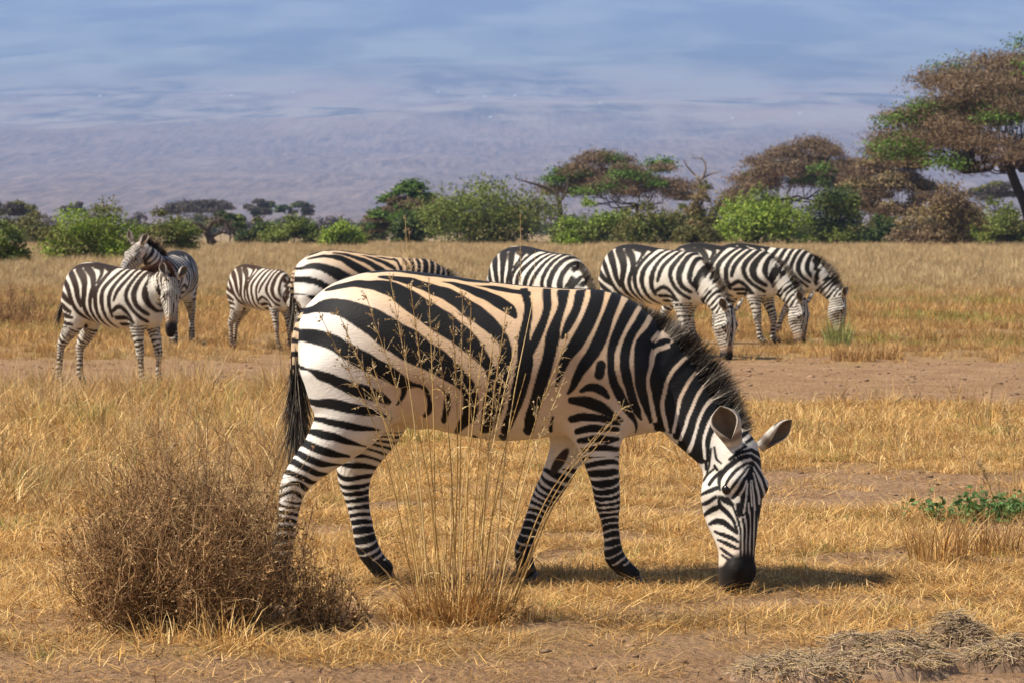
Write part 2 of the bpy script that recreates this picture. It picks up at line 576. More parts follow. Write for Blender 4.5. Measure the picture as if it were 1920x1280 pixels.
LEG = dict(
    hind_back=[(656, 680, 88, 52), (670, 740, 86, 52), (654, 788, 64, 48), (618, 833, 44, 38), (582, 869, 33, 30), (556, 903, 26, 24),
               (546, 945, 20.5, 18), (538, 995, 19, 17), (531, 1040, 21, 20), (536, 1062, 18, 18), (541, 1076, 19, 19)],
    hind_fwd=[(690, 680, 90, 50), (700, 740, 84, 50), (700, 790, 62, 46), (680, 838, 46, 38), (664, 878, 36, 30), (662, 906, 30, 25),
              (668, 945, 22, 19), (677, 990, 20, 17), (687, 1032, 22, 20), (702, 1056, 20, 19), (716, 1072, 21, 20)],
    hind_straight=[(660, 680, 96, 52), (672, 740, 90, 52), (676, 790, 66, 48), (655, 838, 48, 40), (622, 880, 36, 31), (598, 912, 28, 24),
                   (597, 950, 20.5, 18), (598, 1000, 19, 17), (600, 1042, 21, 20), (612, 1062, 18, 18), (622, 1076, 19, 19)],
    fore_straight=[(1140, 690, 78, 40), (1128, 745, 66, 40), (1117, 795, 50, 38), (1124, 845, 36, 31), (1133, 895, 27, 25), (1138, 938, 23.5, 23),
                   (1142, 968, 17, 17), (1146, 1005, 15.5, 15), (1151, 1038, 19, 18), (1167, 1058, 17, 17), (1180, 1073, 19, 19)],
    fore_back=[(1130, 690, 74, 40), (1112, 745, 62, 40), (1086, 800, 48, 38), (1066, 850, 36, 31), (1043, 898, 28, 26), (1022, 936, 24, 24),
               (1006, 965, 18, 17), (992, 1002, 16, 15), (982, 1034, 18, 18), (984, 1058, 17, 17), (987, 1074, 19, 19)],
    fore_fwd=[(1146, 690, 78, 40), (1142, 745, 66, 40), (1140, 795, 50, 38), (1158, 845, 36, 31), (1178, 895, 27, 25), (1190, 938, 23.5, 23),
              (1192, 968, 17, 17), (1190, 1005, 15.5, 15), (1190, 1040, 19, 18), (1204, 1058, 17, 17), (1216, 1073, 19, 19)],
)

def poly_dist(XZ, lines):
    """min over stripes of (distance - half width), in photo pixels"""
    out = np.full(len(XZ), 1e3, np.float32)
    for ln in lines:
        ln = catmull(np.array(ln, float), 3) if len(ln) > 2 else np.array(ln, float)
        lo = ln[:, :2].min(0) - 70; hi = ln[:, :2].max(0) + 70
        sel = np.where(((XZ >= lo) & (XZ <= hi)).all(1))[0]
        if not len(sel): continue
        P = XZ[sel]; o = out[sel]
        for a, b in zip(ln[:-1], ln[1:]):
            d = b[:2] - a[:2]; L2 = d @ d + 1e-9
            t = np.clip(((P - a[:2]) @ d) / L2, 0, 1)
            q = P - a[:2] - t[:, None] * d
            o = np.minimum(o, np.hypot(q[:, 0], q[:, 1]) - (a[2] + (b[2] - a[2]) * t))
        out[sel] = o
    return out

def sstep(x, a, b):
    t = np.clip((x - a) / (b - a), 0, 1)
    return t * t * (3 - 2 * t)

M_COAT, nt, b = new_mat('coat')
at = N(nt, 'ShaderNodeAttribute', attribute_name='tint')
tc = N(nt, 'ShaderNodeTexCoord')
n1 = N(nt, 'ShaderNodeTexNoise', Scale=14.0, Detail=5.0, Roughness=.65)
mp = N(nt, 'ShaderNodeMapping'); mp.inputs['Scale'].default_value = (60, 160, 160)
n2 = N(nt, 'ShaderNodeTexNoise', Scale=1.0, Detail=4.0)
nt.links.new(tc.outputs['Object'], n1.inputs['Vector'])
nt.links.new(tc.outputs['Object'], mp.inputs['Vector']); nt.links.new(mp.outputs[0], n2.inputs['Vector'])
mr = N(nt, 'ShaderNodeMapRange'); mr.inputs[1].default_value = .3; mr.inputs[2].default_value = .7
mr.inputs[3].default_value = .86; mr.inputs[4].default_value = 1.08
nt.links.new(n1.outputs[0], mr.inputs[0])
vm = N(nt, 'ShaderNodeVectorMath', operation='SCALE')
nt.links.new(at.outputs['Color'], vm.inputs[0]); nt.links.new(mr.outputs[0], vm.inputs['Scale'])
nt.links.new(vm.outputs[0], b.inputs['Base Color'])
b.inputs['Roughness'].default_value = .62
b.inputs['Specular IOR Level'].default_value = .16
b.inputs['Sheen Weight'].default_value = .015
b.inputs['Sheen Roughness'].default_value = .4
bp = N(nt, 'ShaderNodeBump', Strength=.35, Distance=.006)
nt.links.new(n2.outputs[0], bp.inputs['Height']); nt.links.new(bp.outputs[0], b.inputs['Normal'])
M_HOOF, nt, b = new_mat('hoof_horn')
b.inputs['Base Color'].default_value = (.05, .042, .036, 1); b.inputs['Roughness'].default_value = .6
nn = N(nt, 'ShaderNodeTexNoise', Scale=40.0); rr = ramp(nt, nn.outputs[0], [(.3, (.025, .02, .017)), (.8, (.10, .08, .06))])
nt.links.new(rr, b.inputs['Base Color'])
M_EYE, nt, b = new_mat('eye')
b.inputs['Base Color'].default_value = (.008, .006, .005, 1); b.inputs['Roughness'].default_value = .12

def strand_mesh(mb, roots, dirs, lens, width, col_root, col_tip, seg=3, droop=0.0, rng=RNG):
    """flat tapered hairs"""
    n = len(roots)
    side = np.cross(dirs, rng.normal(size=(n, 3))); side /= np.linalg.norm(side, axis=1, keepdims=True) + 1e-9
    bend = rng.normal(size=(n, 3)) * .12
    L = []; Cc = []
    for k in range(seg + 1):
        t = k / seg
        p = roots + dirs * (lens * t)[:, None] + bend * (lens * t * t)[:, None] + np.array([0, 0, -1]) * (droop * lens * t * t)[:, None]
        w = width * (1 - t * .85)
        L.append(p - side * w[:, None] * .5); L.append(p + side * w[:, None] * .5)
        c = col_root * (1 - t) + col_tip * t
        Cc += [c, c]
    V = np.stack(L, 1).reshape(-1, 3); C = np.stack(Cc, 1).reshape(-1, 3)
    m = 2 * (seg + 1)
    base = np.arange(n)[:, None] * m
    Q = np.concatenate([np.stack([base + 2 * k, base + 2 * k + 1, base + 2 * k + 3, base + 2 * k + 2], -1).reshape(-1, 4) for k in range(seg)])
    mb.add(V, Q, None, C)

def ear_mesh(name, base, tip_dir, open_dir, length, width, parent, tip_dark=True):
    t = np.array(tip_dir, float); t /= np.linalg.norm(t)
    o = np.array(open_dir, float); o -= t * np.dot(o, t); o /= np.linalg.norm(o)
    s = np.cross(t, o)
    nu, nv = 12, 13
    V = []; C = []
    for layer in (0, 1):
        for i in range(nu):
            u = i / (nu - 1)
            w = width * (.55 + .75 * u) * (1 - max(0, (u - .42) / .58) ** 2.8) if u < .999 else .002
            w = max(w, .003)
            spread = R(180 - 98 * max(0, (u - .2) / .8) ** .8)
            dep = w * (.72 - .3 * u)
            for j in range(nv):
                a = -spread + 2 * spread * j / (nv - 1)
                k = 1.0 if layer == 0 else .88
                p = np.array(base) + t * (length * (u * (1 if layer == 0 else .985))) - o * (math.cos(a) * dep * k - dep * .5 - .012 * u * u) + s * math.sin(a) * w * k
                V.append(p)
                edge = abs(j - (nv - 1) / 2) / ((nv - 1) / 2)
                if layer == 1:
                    c = np.array([.30, .235, .175]) * (.5 + .7 * edge) * (1.25 - .5 * u)
                    if edge > .95: c = np.array([.45, .38, .3])
                else:
                    c = np.array([.60, .54, .46])
                    if .16 < u < .30: c = np.array([.25, .20, .16])
                    if .58 < u < .9 and tip_dark and edge < .75: c = np.array([.05, .042, .036])
                C.append(c)
    Q = []
    g = nu * nv
    for i in range(nu - 1):
        for j in range(nv - 1):
            a = i * nv + j
            Q.append([a, a + nv, a + nv + 1, a + 1])
            Q.append([g + a, g + a + 1, g + a + nv + 1, g + a + nv])
    for i in range(nu - 1):
        for j in (0, nv - 1):
            a = i * nv + j
            Q.append([a, g + a, g + a + nv, a + nv])
    for j in range(nv - 1):
        a = (nu - 1) * nv + j
        Q.append([a, g + a, g + a + 1, a + 1])
    return mesh_np(name, V, np.array(Q), M_HAIR, parent, np.array(C))

def hoof_mesh(parent, x, y, size, fwd=1.0, z0=.0):
    # toe longer than heel, a sloped front wall
    n = 14; V = []; Q = []
    rows = [(z0 - .012, .036, .031, .010), (z0 + .012, .034, .030, .008), (z0 + .04, .027, .0245, .0), (z0 + .062, .023, .0215, -.006)]
    for z, a, b_, off in rows:
        for k in range(n):
            th = 2 * math.pi * k / n
            V.append((x + (math.cos(th) * a + off) * size * fwd, y + math.sin(th) * b_ * size, z * size))
    V.append((x, y, rows[-1][0] * size + .004))
    for r in range(len(rows) - 1):
        for k in range(n):
            Q.append([r * n + k, r * n + (k + 1) % n, (r + 1) * n + (k + 1) % n, (r + 1) * n + k])
    top = [[(len(rows) - 1) * n + k, (len(rows) - 1) * n + (k + 1) % n, len(V) - 1] for k in range(n)]
    return mesh_np('hoof', V, [np.array(Q), np.array(top)], M_HOOF, parent)

def build_zebra(root, pose, paint, h=.011, mane_n=900, tail_n=200, mane_len=.085, mane_tip=(.03, .022, .017), belly=1.0, seed=1, sub=False, extra=(), mane_white=(.52, .45, .36), hair_w=.004):
    """pose: legs [(chain key, side)], neck rows (x,y,z,ra,rb), head (poll, axis, normal), tail rows.
    paint(V, parts) -> colours.  Everything in the zebra's own metres, hoofs at z=0."""
    rng = np.random.default_rng(seed)
    neck = catmull(np.array(pose['neck'], float), 3)
    legs = []
    for key, side in pose['legs']:
        hind = key.startswith('hind')
        legs.append(leg_chain(LEG[key], side, .145 if hind else .135, .115 if hind else .105))
    P0, a, n, l = head_frame(*pose['head'])
    Hc = catmull(HEAD, 2)
    head = np.concatenate([P0 + Hc[:, :1] * a + Hc[:, 1:2] * n, Hc[:, 2:4]], 1)
    dock = catmull(np.array(pose['tail'], float), 3)
    allp = np.concatenate([neck[:, :3], head[:, :3], dock[:, :3]] + [L[:, :3] for L in legs] + [np.array([[TX[0], -.34, .5], [TX[-1], .34, 1.3]])])
    lo = allp.min(0) - .17; hi = allp.max(0) + .17; lo[2] = -.03
    dim = np.ceil((hi - lo) / h).astype(int) + 1
    F = np.full(dim, 1.0, np.float32)
    def put(fn, blo, bhi, k):
        i0 = np.maximum(((blo - lo) / h).astype(int), 0); i1 = np.minimum(((bhi - lo) / h).astype(int) + 2, dim)
        g = np.stack(np.meshgrid(*[lo[c] + np.arange(i0[c], i1[c]) * h for c in range(3)], indexing='ij'), -1)
        f = band_eval(fn, g.astype(np.float32), h)
        sl = tuple(slice(i0[c], i1[c]) for c in range(3))
        F[sl] = smin(F[sl], f, k)
    put(lambda P: eval_trunk(P, belly), np.array([TX[0] - .12, -.42, .42]), np.array([TX[-1] + .12, .42, 1.42]), .01)
    def chain_box(C): r = np.maximum(C[:, 3], C[:, 4])[:, None] + .09; return (C[:, :3] - r).min(0), (C[:, :3] + r).max(0)
    put(lambda P: eval_chain(P, neck)[0], *chain_box(neck), .085)
    for L in legs:
        put(lambda P: eval_chain(P, L)[0], *chain_box(L), .06)
    put(lambda P: eval_chain(P, dock)[0], *chain_box(dock), .02)
    put(lambda P: eval_chain(P, head, 2.7, l)[0], *chain_box(head), .045)
    # brow ridges, cheek plates, nostrils and lips
    for sd in (-1, 1):
        for (t, nn, ll, r, kk) in ((.165, .028, .078, .036, .03), (.20, -.075, .060, .062, .04), (.515, -.02, .036, .030, .03)):
            c0 = P0 + a * t + n * nn + l * ll * sd
            put(lambda P: np.linalg.norm(P - c0.astype(np.float32), axis=1) - r, c0 - r - .06, c0 + r + .06, kk)
    c0 = P0 + a * .545 - n * .098
    put(lambda P: np.linalg.norm(P - c0.astype(np.float32), axis=1) - .034, c0 - .1, c0 + .1, .03)
    for cx, cy, cz_, r in extra:
        c0 = np.array([cx, cy, cz_])
        put(lambda P: np.linalg.norm(P - c0.astype(np.float32), axis=1) - r, c0 - r - .08, c0 + r + .08, .04)
    F[:, :, 0] = 1.0
    V, Q = surface_nets(F, lo, h)
    V = smooth_mesh(V, Q, 3)
    if sub:
        V, Q = subdivide(V, Q)
        V = smooth_mesh(V, Q, 2)
    parts = dict(neck=neck, legs=legs, head=head, frame=(P0, a, n, l), dock=dock)
    C = paint(V, parts)
    body = mesh_np('body', V, Q, M_COAT, root, C)
    # hoofs
    for L in legs:
        hoof_mesh(root, L[-1, 0] + .008, L[-1, 1], 1.12)
    # eyes
    for sd in (-1, 1):
        c = P0 + a * .195 + n * .004 + l * .0965 * sd
        mb = MB(); u = np.linspace(0, math.pi, 9); v = np.linspace(0, 2 * math.pi, 13)[:-1]
        g = np.array([[math.sin(x) * math.cos(y_), math.sin(x) * math.sin(y_), math.cos(x)] for x in u for y_ in v]) * .0215 + c
        q = [[i * 12 + j, i * 12 + (j + 1) % 12, (i + 1) * 12 + (j + 1) % 12, (i + 1) * 12 + j] for i in range(8) for j in range(12)]
        mb.add(g, np.array(q)); mb.build('eye', M_EYE, root)
    # ears
    er = pose.get('ears')
    for sd in (-1, 1):
        e = er[0 if sd < 0 else 1] if er else None
        base = P0 + a * .0 + n * .03 + l * .07 * sd
        tip = e[0] if e else (-a * .8 + l * .62 * sd + n * .1)
        opn = e[1] if e else (l * .75 * sd + n * .6)
        ear_mesh('ear', base, tip, opn, pose.get('ear_len', .175), pose.get('ear_w', (.054, .054))[0 if sd < 0 else 1], root)
    # mane along the crest: upright brush, banded with the coat
    mrow = catmull(np.array(pose['crest'], float), 8)
    seg = np.linalg.norm(np.diff(mrow[:, :3], axis=0), axis=1); s = np.concatenate([[0], np.cumsum(seg)]); s /= s[-1]
    t = rng.random(mane_n)
    roots = np.stack([np.interp(t, s, mrow[:, c]) for c in range(3)], 1)
    tang = np.stack([np.interp(t, s, np.gradient(mrow[:, c])) for c in range(3)], 1); tang /= np.linalg.norm(tang, axis=1, keepdims=True)
    ln = np.interp(t, s, mrow[:, 3]) * rng.uniform(.72, 1.12, mane_n) * mane_len / .085
    up = np.stack([np.interp(t, s, mrow[:, 4 + c]) for c in range(3)], 1)
    up -= tang * (up * tang).sum(1, keepdims=True); up /= np.linalg.norm(up, axis=1, keepdims=True)
    latv = np.cross(tang, up)
    roots = roots + latv * rng.normal(0, .011, mane_n)[:, None] - up * .03
    d = up + tang * rng.normal(-.05, .16, mane_n)[:, None] + latv * rng.normal(0, .14, mane_n)[:, None]; d /= np.linalg.norm(d, axis=1, keepdims=True)
    # banding read from the painted coat just under each hair
    lum = C[:, 0]
    bc = np.zeros(mane_n)
    cl = np.concatenate([np.where((np.abs(V - m_[:3]) < .045).all(1))[0] for m_ in mrow[::2]])
    cl = np.unique(cl)[::2]
    for i0 in range(0, mane_n, 400):
        q = roots[i0:i0 + 400]
        near = cl
        dd = ((V[near, None] - q[None]) ** 2).sum(2)
        bc[i0:i0 + 400] = lum[near][dd.argmin(0)]
    dark = np.array([.018, .014, .012])
    wcol = np.array(mane_white)
    isw = (bc > .2)[:, None]
    col = np.where(isw, wcol, dark)
    tip = np.where(isw, wcol * .45 + np.array(mane_tip) * .5, np.array(mane_tip)[None])
    mb = MB(); strand_mesh(mb, roots, d, ln + .03, np.full(mane_n, hair_w), col, tip, 3, rng=rng)
    mb.build('mane', M_HAIR, root)
    # tail tuft
    k0 = int(len(dock) * .45)
    t = rng.random(tail_n)
    ii = k0 + t * (len(dock) - 1 - k0)
    roots = np.stack([np.interp(ii, np.arange(len(dock)), dock[:, c]) for c in range(3)], 1) + rng.normal(0, .007, (tail_n, 3))
    dd = (dock[-1, :3] - dock[-4, :3]); dd = dd / np.linalg.norm(dd)
    tl = pose.get('tuft', .34)
    dirs = dd + rng.normal(0, .055, (tail_n, 3)); dirs /= np.linalg.norm(dirs, axis=1, keepdims=True)
    colr = np.where(rng.random((tail_n, 1)) < .3, np.array([[.20, .165, .125]]), np.array([[.014, .012, .011]]))
    mb = MB(); strand_mesh(mb, roots, dirs, tl * rng.uniform(.55, 1.05, tail_n), np.full(tail_n, .0075 if tail_n < 300 else .005), colr, colr * 1.2, 5, droop=pose.get('droop', .05), rng=rng)
    mb.build('tail_tuft', M_HAIR, root)
    return body

# ------------------------------------------------------------------ the big grazing zebra
def conv(lines, sc, ox, oy):
    return [[(x / sc + ox, y / sc + oy, w / sc) for x, y, w in ln] for ln in lines]
STR = []
STR += conv([   # rump and haunch
    [(450, 222, 10), (560, 178, 16), (680, 152, 14), (800, 146, 15), (900, 156, 14), (1050, 172, 16), (1200, 196, 14), (1400, 218, 14), (1664, 240, 9)],
    [(740, 188, 8), (850, 205, 18), (950, 225, 25), (1050, 262, 28), (1150, 300, 40), (1250, 360, 48), (1350, 430, 50), (1440, 510, 44), (1495, 590, 32),
     (1492, 700, 38), (1470, 820, 45), (1425, 1000, 50), (1385, 1090, 36)],
    [(1120, 218, 6), (1220, 242, 16), (1330, 282, 26), (1440, 332, 34), (1520, 382, 34), (1552, 424, 16)],
    [(1320, 236, 5), (1450, 262, 13), (1560, 276, 14), (1640, 290, 14)],
    [(420, 272, 8), (520, 243, 18), (640, 232, 24), (760, 248, 38), (850, 288, 52), (950, 350, 66), (1050, 420, 70), (1150, 485, 70), (1250, 560, 64),
     (1330, 640, 50), (1395, 720, 34), (1425, 800, 36), (1420, 900, 46), (1400, 1000, 50), (1370, 1100, 28)],
    [(345, 385, 22), (420, 365, 42), (520, 375, 54), (620, 420, 68), (720, 470, 82), (820, 540, 92), (920, 600, 92), (1020, 660, 84), (1120, 720, 70),
     (1200, 780, 60), (1262, 840, 48), (1290, 920, 44), (1282, 1010, 42), (1240, 1070, 28), (1200, 1115, 12)],
    [(285, 540, 38), (360, 550, 44), (450, 580, 48), (540, 630, 50), (640, 690, 55), (740, 742, 50), (840, 792, 44), (900, 830, 30), (960, 842, 12),
     (1012, 862, 15), (1040, 920, 15), (1040, 985, 17), (1010, 1020, 11)],
    [(890, 840, 24), (880, 900, 14), (848, 952, 7)],
    [(308, 745, 8), (380, 775, 28), (460, 805, 34), (560, 850, 40), (660, 880, 42), (740, 910, 36), (790, 935, 22)],
    [(355, 940, 22), (440, 950, 30), (540, 970, 34), (640, 988, 30), (735, 1010, 14)],
    [(362, 1040, 15), (450, 1060, 22), (560, 1080, 24), (690, 1100, 12)],
    [(1150, 890, 12), (1145, 960, 22), (1130, 1050, 18)], [(1310, 1150, 14), (1330, 1165, 10)], [(1470, 1140, 14), (1490, 1165, 12)],
], 3.2, 480, 460)
STR += conv([   # thigh and gaskin
    [(360, 230, 20), (460, 260, 27), (560, 290, 24), (650, 312, 9)],
    [(305, 305, 26), (400, 340, 28), (480, 370, 24), (545, 380, 13)],
    [(255, 365, 20), (340, 405, 25), (420, 435, 22), (500, 440, 10)],
    [(205, 410, 20), (290, 450, 22), (370, 490, 20), (440, 500, 10)],
    [(175, 480, 16), (260, 510, 18), (340, 548, 17), (400, 550, 8)],
    [(170, 580, 9), (215, 560, 13), (260, 558, 16), (310, 590, 17), (345, 612, 8)],
    [(165, 635, 9), (230, 610, 12), (290, 642, 14)],
], 3.37, 480, 740)
STR += conv([   # ribs, shoulder and neck
    [(200, 140, 24), (228, 230, 26), (215, 330, 30), (200, 440, 40), (208, 550, 46), (190, 650, 50), (160, 780, 46), (128, 880, 36), (88, 975, 28)],
    [(335, 165, 26), (335, 250, 26), (312, 340, 28), (275, 430, 28), (228, 530, 22)],
    [(435, 165, 36), (422, 260, 26), (392, 350, 34), (370, 430, 44), (350, 530, 40), (320, 640, 44), (288, 760, 40), (250, 880, 35), (225, 985, 28)],
    [(538, 160, 30), (512, 260, 28), (470, 350, 24), (430, 425, 12)],
    [(645, 140, 40), (622, 250, 42), (572, 360, 44), (512, 460, 44), (462, 530, 34), (432, 600, 26), (410, 670, 12), (395, 720, 5)],
    [(372, 900, 8), (362, 980, 14)], [(90, 1010, 14), (84, 1040, 12)],
    [(745, 190, 36), (702, 310, 36), (662, 420, 40), (620, 510, 40), (560, 590, 34), (520, 660, 28), (490, 720, 20), (462, 760, 8)],
    [(650, 650, 30), (660, 590, 30)],
    [(545, 742, 12), (600, 722, 26), (660, 742, 28), (705, 785, 14)],
    [(835, 250, 34), (782, 350, 32), (742, 440, 30), (720, 530, 25), (725, 620, 25), (742, 700, 28), (780, 780, 30), (820, 850, 26), (868, 930, 12), (868, 985, 6)],
    [(895, 320, 28), (842, 410, 28), (812, 500, 28), (805, 590, 28), (820, 690, 28), (850, 780, 28), (880, 860, 24), (902, 915, 8)],
    [(975, 385, 40), (922, 470, 54), (905, 560, 48), (905, 680, 46), (925, 770, 38), (948, 860, 26), (962, 930, 12)],
    # shoulder down to the forearm
    [(330, 325, 0), (331, 325, 0)],
    [(480, 800, 20), (560, 806, 34), (640, 830, 34), (720, 880, 24), (790, 920, 10)],
    [(485, 915, 22), (560, 898, 27), (650, 905, 25), (740, 930, 19), (778, 944, 8)],
    [(515, 985, 20), (600, 966, 24), (690, 975, 22), (765, 975, 14)],
    [(530, 1042, 18), (620, 1026, 22), (700, 1040, 24), (765, 1032, 12)],
    [(555, 1098, 14), (650, 1082, 19), (765, 1092, 14)],
], 3.2, 920, 500)
for ln in STR:                     # rump and thigh bands wrap right round the rear edge
    (x0, y0, w0), (x1, y1, w1) = ln[0], ln[1]
    if x0 < 600 and y0 > 570:
        d = math.hypot(x1 - x0, y1 - y0)
        ln.insert(0, (x0 + (x0 - x1) / d * 16, y0 + (y0 - y1) / d * 16, max(w0 * .95, 4)))
        if y0 > 740 and len(ln) > 3:
            (xa, ya, wa), (xb, yb, wb) = ln[-2], ln[-1]
            d = math.hypot(xb - xa, yb - ya); ln.append((xb + (xb - xa) / d * 14, yb + (yb - ya) / d * 14, wb * .6))
for ln in STR:                     # rib and neck bands run on up to the crest
    (x0, y0, w0), (x1, y1, w1) = ln[0], ln[1]
    if x0 > 975 and y0 < 770 and len(ln) > 2 and abs(y1 - y0) > abs(x1 - x0) * .7:
        d = math.hypot(x1 - x0, y1 - y0) + 1e-6
        ln.insert(0, (x0 + (x0 - x1) / d * 20, y0 + (y0 - y1) / d * 20, w0 * 1.05))
PALE = conv([
    [(395, 372, 15), (290, 425, 18), (262, 530, 16), (240, 620, 14), (240, 700, 14), (268, 850, 16), (292, 975, 17)],
    [(540, 472, 13), (445, 560, 16), (392, 650, 16), (365, 760, 16), (350, 850, 16), (370, 980, 16), (388, 1050, 14)],
    [(665, 530, 14), (565, 655, 13), (502, 770, 13), (476, 860, 13), (460, 960, 13), (436, 1060, 13)],
    [(750, 625, 16), (645, 755, 13), (575, 895, 13), (540, 1000, 12), (495, 1120, 13)],
    [(800, 745, 16), (692, 870, 13), (640, 980, 13), (602, 1110, 13), (560, 1215, 15)],
    [(860, 830, 16), (752, 948, 12), (700, 1060, 11), (680, 1150, 11), (690, 1270, 10)]], 4.265, 1160, 560)
CREAM = list(PALE) + conv([[(320, 265, 15), (275, 330, 13)], [(890, 940, 15), (815, 980, 10)], [(918, 1018, 13), (870, 1030, 9)], [(962, 1085, 13), (905, 1088, 7)], [(1000, 1150, 12), (960, 1160, 6)]], 4.265, 1160, 560)
def along(ln, n=12):
    ln = np.array(ln, float); s_ = np.concatenate([[0], np.cumsum(np.hypot(*np.diff(ln[:, :2], axis=0).T))]); s_ /= s_[-1]
    return np.stack([np.interp(np.linspace(0, 1, n), s_, ln[:, c]) for c in range(3)], 1)
for A_, B_ in zip(PALE[:-1], PALE[1:]):
    A_, B_ = along(A_), along(B_)
    STR.append([tuple(q) for q in np.concatenate([(A_[:, :2] + B_[:, :2]) / 2, np.hypot(*(A_ - B_)[:, :2].T)[:, None] / 2 * .96], 1)])
STR += conv([[(900, 840, 26), (830, 930, 34), (760, 1010, 34), (720, 1090, 26), (712, 1180, 20), (712, 1290, 14)],
    [(300, 385, 30), (360, 335, 24), (400, 335, 16)], [(935, 905, 22), (880, 985, 20)], [(985, 980, 26), (930, 1055, 18)], [(1030, 1050, 24), (960, 1120, 16)], [(1060, 1120, 18), (1000, 1160, 10)],
    [(660, 1290, 26), (672, 1230, 18)]], 4.265, 1160, 560)
STR += conv([[(330, 320, 12), (345, 400, 14), (350, 470, 9)], [(382, 340, 8), (372, 420, 8), (352, 510, 7)], [(404, 330, 8), (415, 400, 8), (445, 430, 6)]], 3.369, 1220, 740)
CREAM += conv([[(430, 240, 8), (650, 190, 9), (800, 172, 8), (1000, 194, 8), (1100, 209, 8), (1300, 232, 6), (1550, 250, 6), (1664, 254, 6)]], 3.2, 480, 460)
CREAM += conv([[(0, 103, 6), (200, 118, 7), (400, 130, 7), (560, 132, 6)]], 3.2, 920, 500)
FACE = conv([
    [(440, 600, 6), (432, 540, 12), (455, 490, 15), (505, 440, 17), (560, 402, 15), (620, 385, 12)],
    [(465, 605, 6), (490, 545, 13), (540, 482, 15), (600, 440, 14), (625, 428, 10)],
    [(492, 612, 6), (530, 572, 13), (570, 522, 14), (612, 468, 12)],
    [(520, 645, 10), (570, 592, 18), (600, 532, 20), (622, 475, 18)],
    [(550, 690, 12), (572, 740, 26), (600, 660, 34), (612, 560, 34), (625, 470, 24)], [(560, 760, 12), (575, 700, 20)],
    [(500, 405, 10), (560, 368, 12), (620, 352, 10)], [(540, 360, 8), (600, 325, 8)],
    [(632, 345, 10), (690, 380, 12), (712, 410, 8)], [(635, 385, 12), (690, 430, 14), (735, 500, 15), (757, 560, 12)], [(640, 430, 14), (692, 500, 14), (728, 570, 14), (738, 625, 8)],
    [(645, 490, 14), (684, 580, 13), (704, 640, 12), (702, 720, 8)], [(640, 560, 16), (662, 640, 14), (668, 740, 9), (664, 830, 6), (660, 940, 6)],
    [(630, 640, 16), (640, 740, 10), (640, 840, 7), (638, 940, 7)], [(684, 700, 10), (686, 800, 7), (682, 950, 6)], [(705, 720, 9), (704, 820, 6), (694, 960, 7)],
    [(608, 740, 12), (618, 820, 8), (614, 935, 6)], [(582, 780, 8), (594, 850, 7), (590, 940, 6)], [(560, 800, 5), (570, 870, 6), (568, 950, 5)],
    [(318, 627, 8), (370, 607, 13), (422, 585, 13)], [(313, 692, 10), (365, 676, 13), (412, 645, 11)], [(333, 762, 9), (380, 727, 16), (420, 712, 15)],
    [(370, 815, 9), (410, 795, 17), (460, 805, 17), (520, 850, 13), (548, 875, 7)], [(405, 862, 7), (460, 882, 13), (520, 906, 13), (552, 926, 7)],
    [(425, 912, 6), (480, 937, 13), (550, 970, 9)], [(440, 965, 6), (472, 990, 11), (520, 1020, 8)], [(448, 1010, 6), (490, 1035, 8)],
    [(430, 640, 7), (440, 700, 13), (480, 742, 15), (520, 790, 11), (550, 862, 7)], [(370, 565, 10), (400, 522, 11), (445, 478, 9)],
    [(450, 650, 14), (480, 665, 22), (515, 690, 14)], [(420, 470, 8), (400, 440, 8), (385, 400, 6)], [(355, 470, 8), (380, 430, 6)], [(335, 540, 6), (360, 500, 7), (410, 455, 6)],
    [(520, 700, 6), (545, 770, 7), (560, 830, 5)],
], 3.369, 1220, 740)
FACE_PALE = conv([[(470, 600, 5), (510, 540, 5), (560, 480, 5), (615, 440, 4)], [(500, 625, 5), (545, 570, 5), (585, 515, 5), (620, 460, 4)], [(540, 660, 6), (585, 600, 5), (607, 540, 5)],
    [(590, 740, 5), (598, 680, 5), (606, 620, 5), (612, 560, 4)], [(622, 740, 5), (618, 680, 4)], [(640, 700, 4), (634, 620, 4), (632, 540, 3)], [(658, 720, 5), (652, 640, 4), (640, 540, 3)],
    [(690, 660, 5), (672, 570, 5), (648, 490, 4)], [(720, 620, 5), (695, 535, 5), (650, 455, 4)], [(742, 580, 4), (712, 500, 5), (660, 425, 4)]], 3.369, 1220, 740)
FACE = [[(x, y, w * 1.05 + .3) for x, y, w in ln] for ln in FACE]
for ln in FACE:                    # the fine nose lines run down into the dark muzzle
    if 1014 < ln[-1][1] < 1030 and ln[-1][0] > 1385: ln.append((ln[-1][0], ln[-1][1] + 22, ln[-1][2]))
MUZ = [[(1349, 1060, 8), (1362, 1062, 16), (1372, 1075, 16)], [(1402, 1050, 16), (1400, 1075, 26), (1398, 1090, 20)], [(1404, 1036, 20), (1410, 1060, 24)]]

def coat_white(V):
    """cream coat: whitest on the rump and legs, dustier tan along the back and ribs"""
    x, z = V[:, 0], V[:, 2]
    t = sstep(x, -.62, -.15) * sstep(z, .55, .85)
    t = t * (1 - .25 * sstep(x, .55, .9))
    n = snoise(V, 2.2, 8, 3) * .16
    t = np.clip(t + n * .7, 0, 1)[:, None]
    w = np.array([.74, .69, .62]) * (1 - t) + np.array([.62, .42, .255]) * t
    top = sstep(z, 1.10, 1.24)[:, None]
    w = w * (1 - .5 * top) + np.array([.70, .46, .24]) * .5 * top
    low = sstep(-z, -.32, -.06)[:, None]            # dust on the lower legs
    return w * (1 - .45 * low) + np.array([.42, .30, .19]) * .45 * low

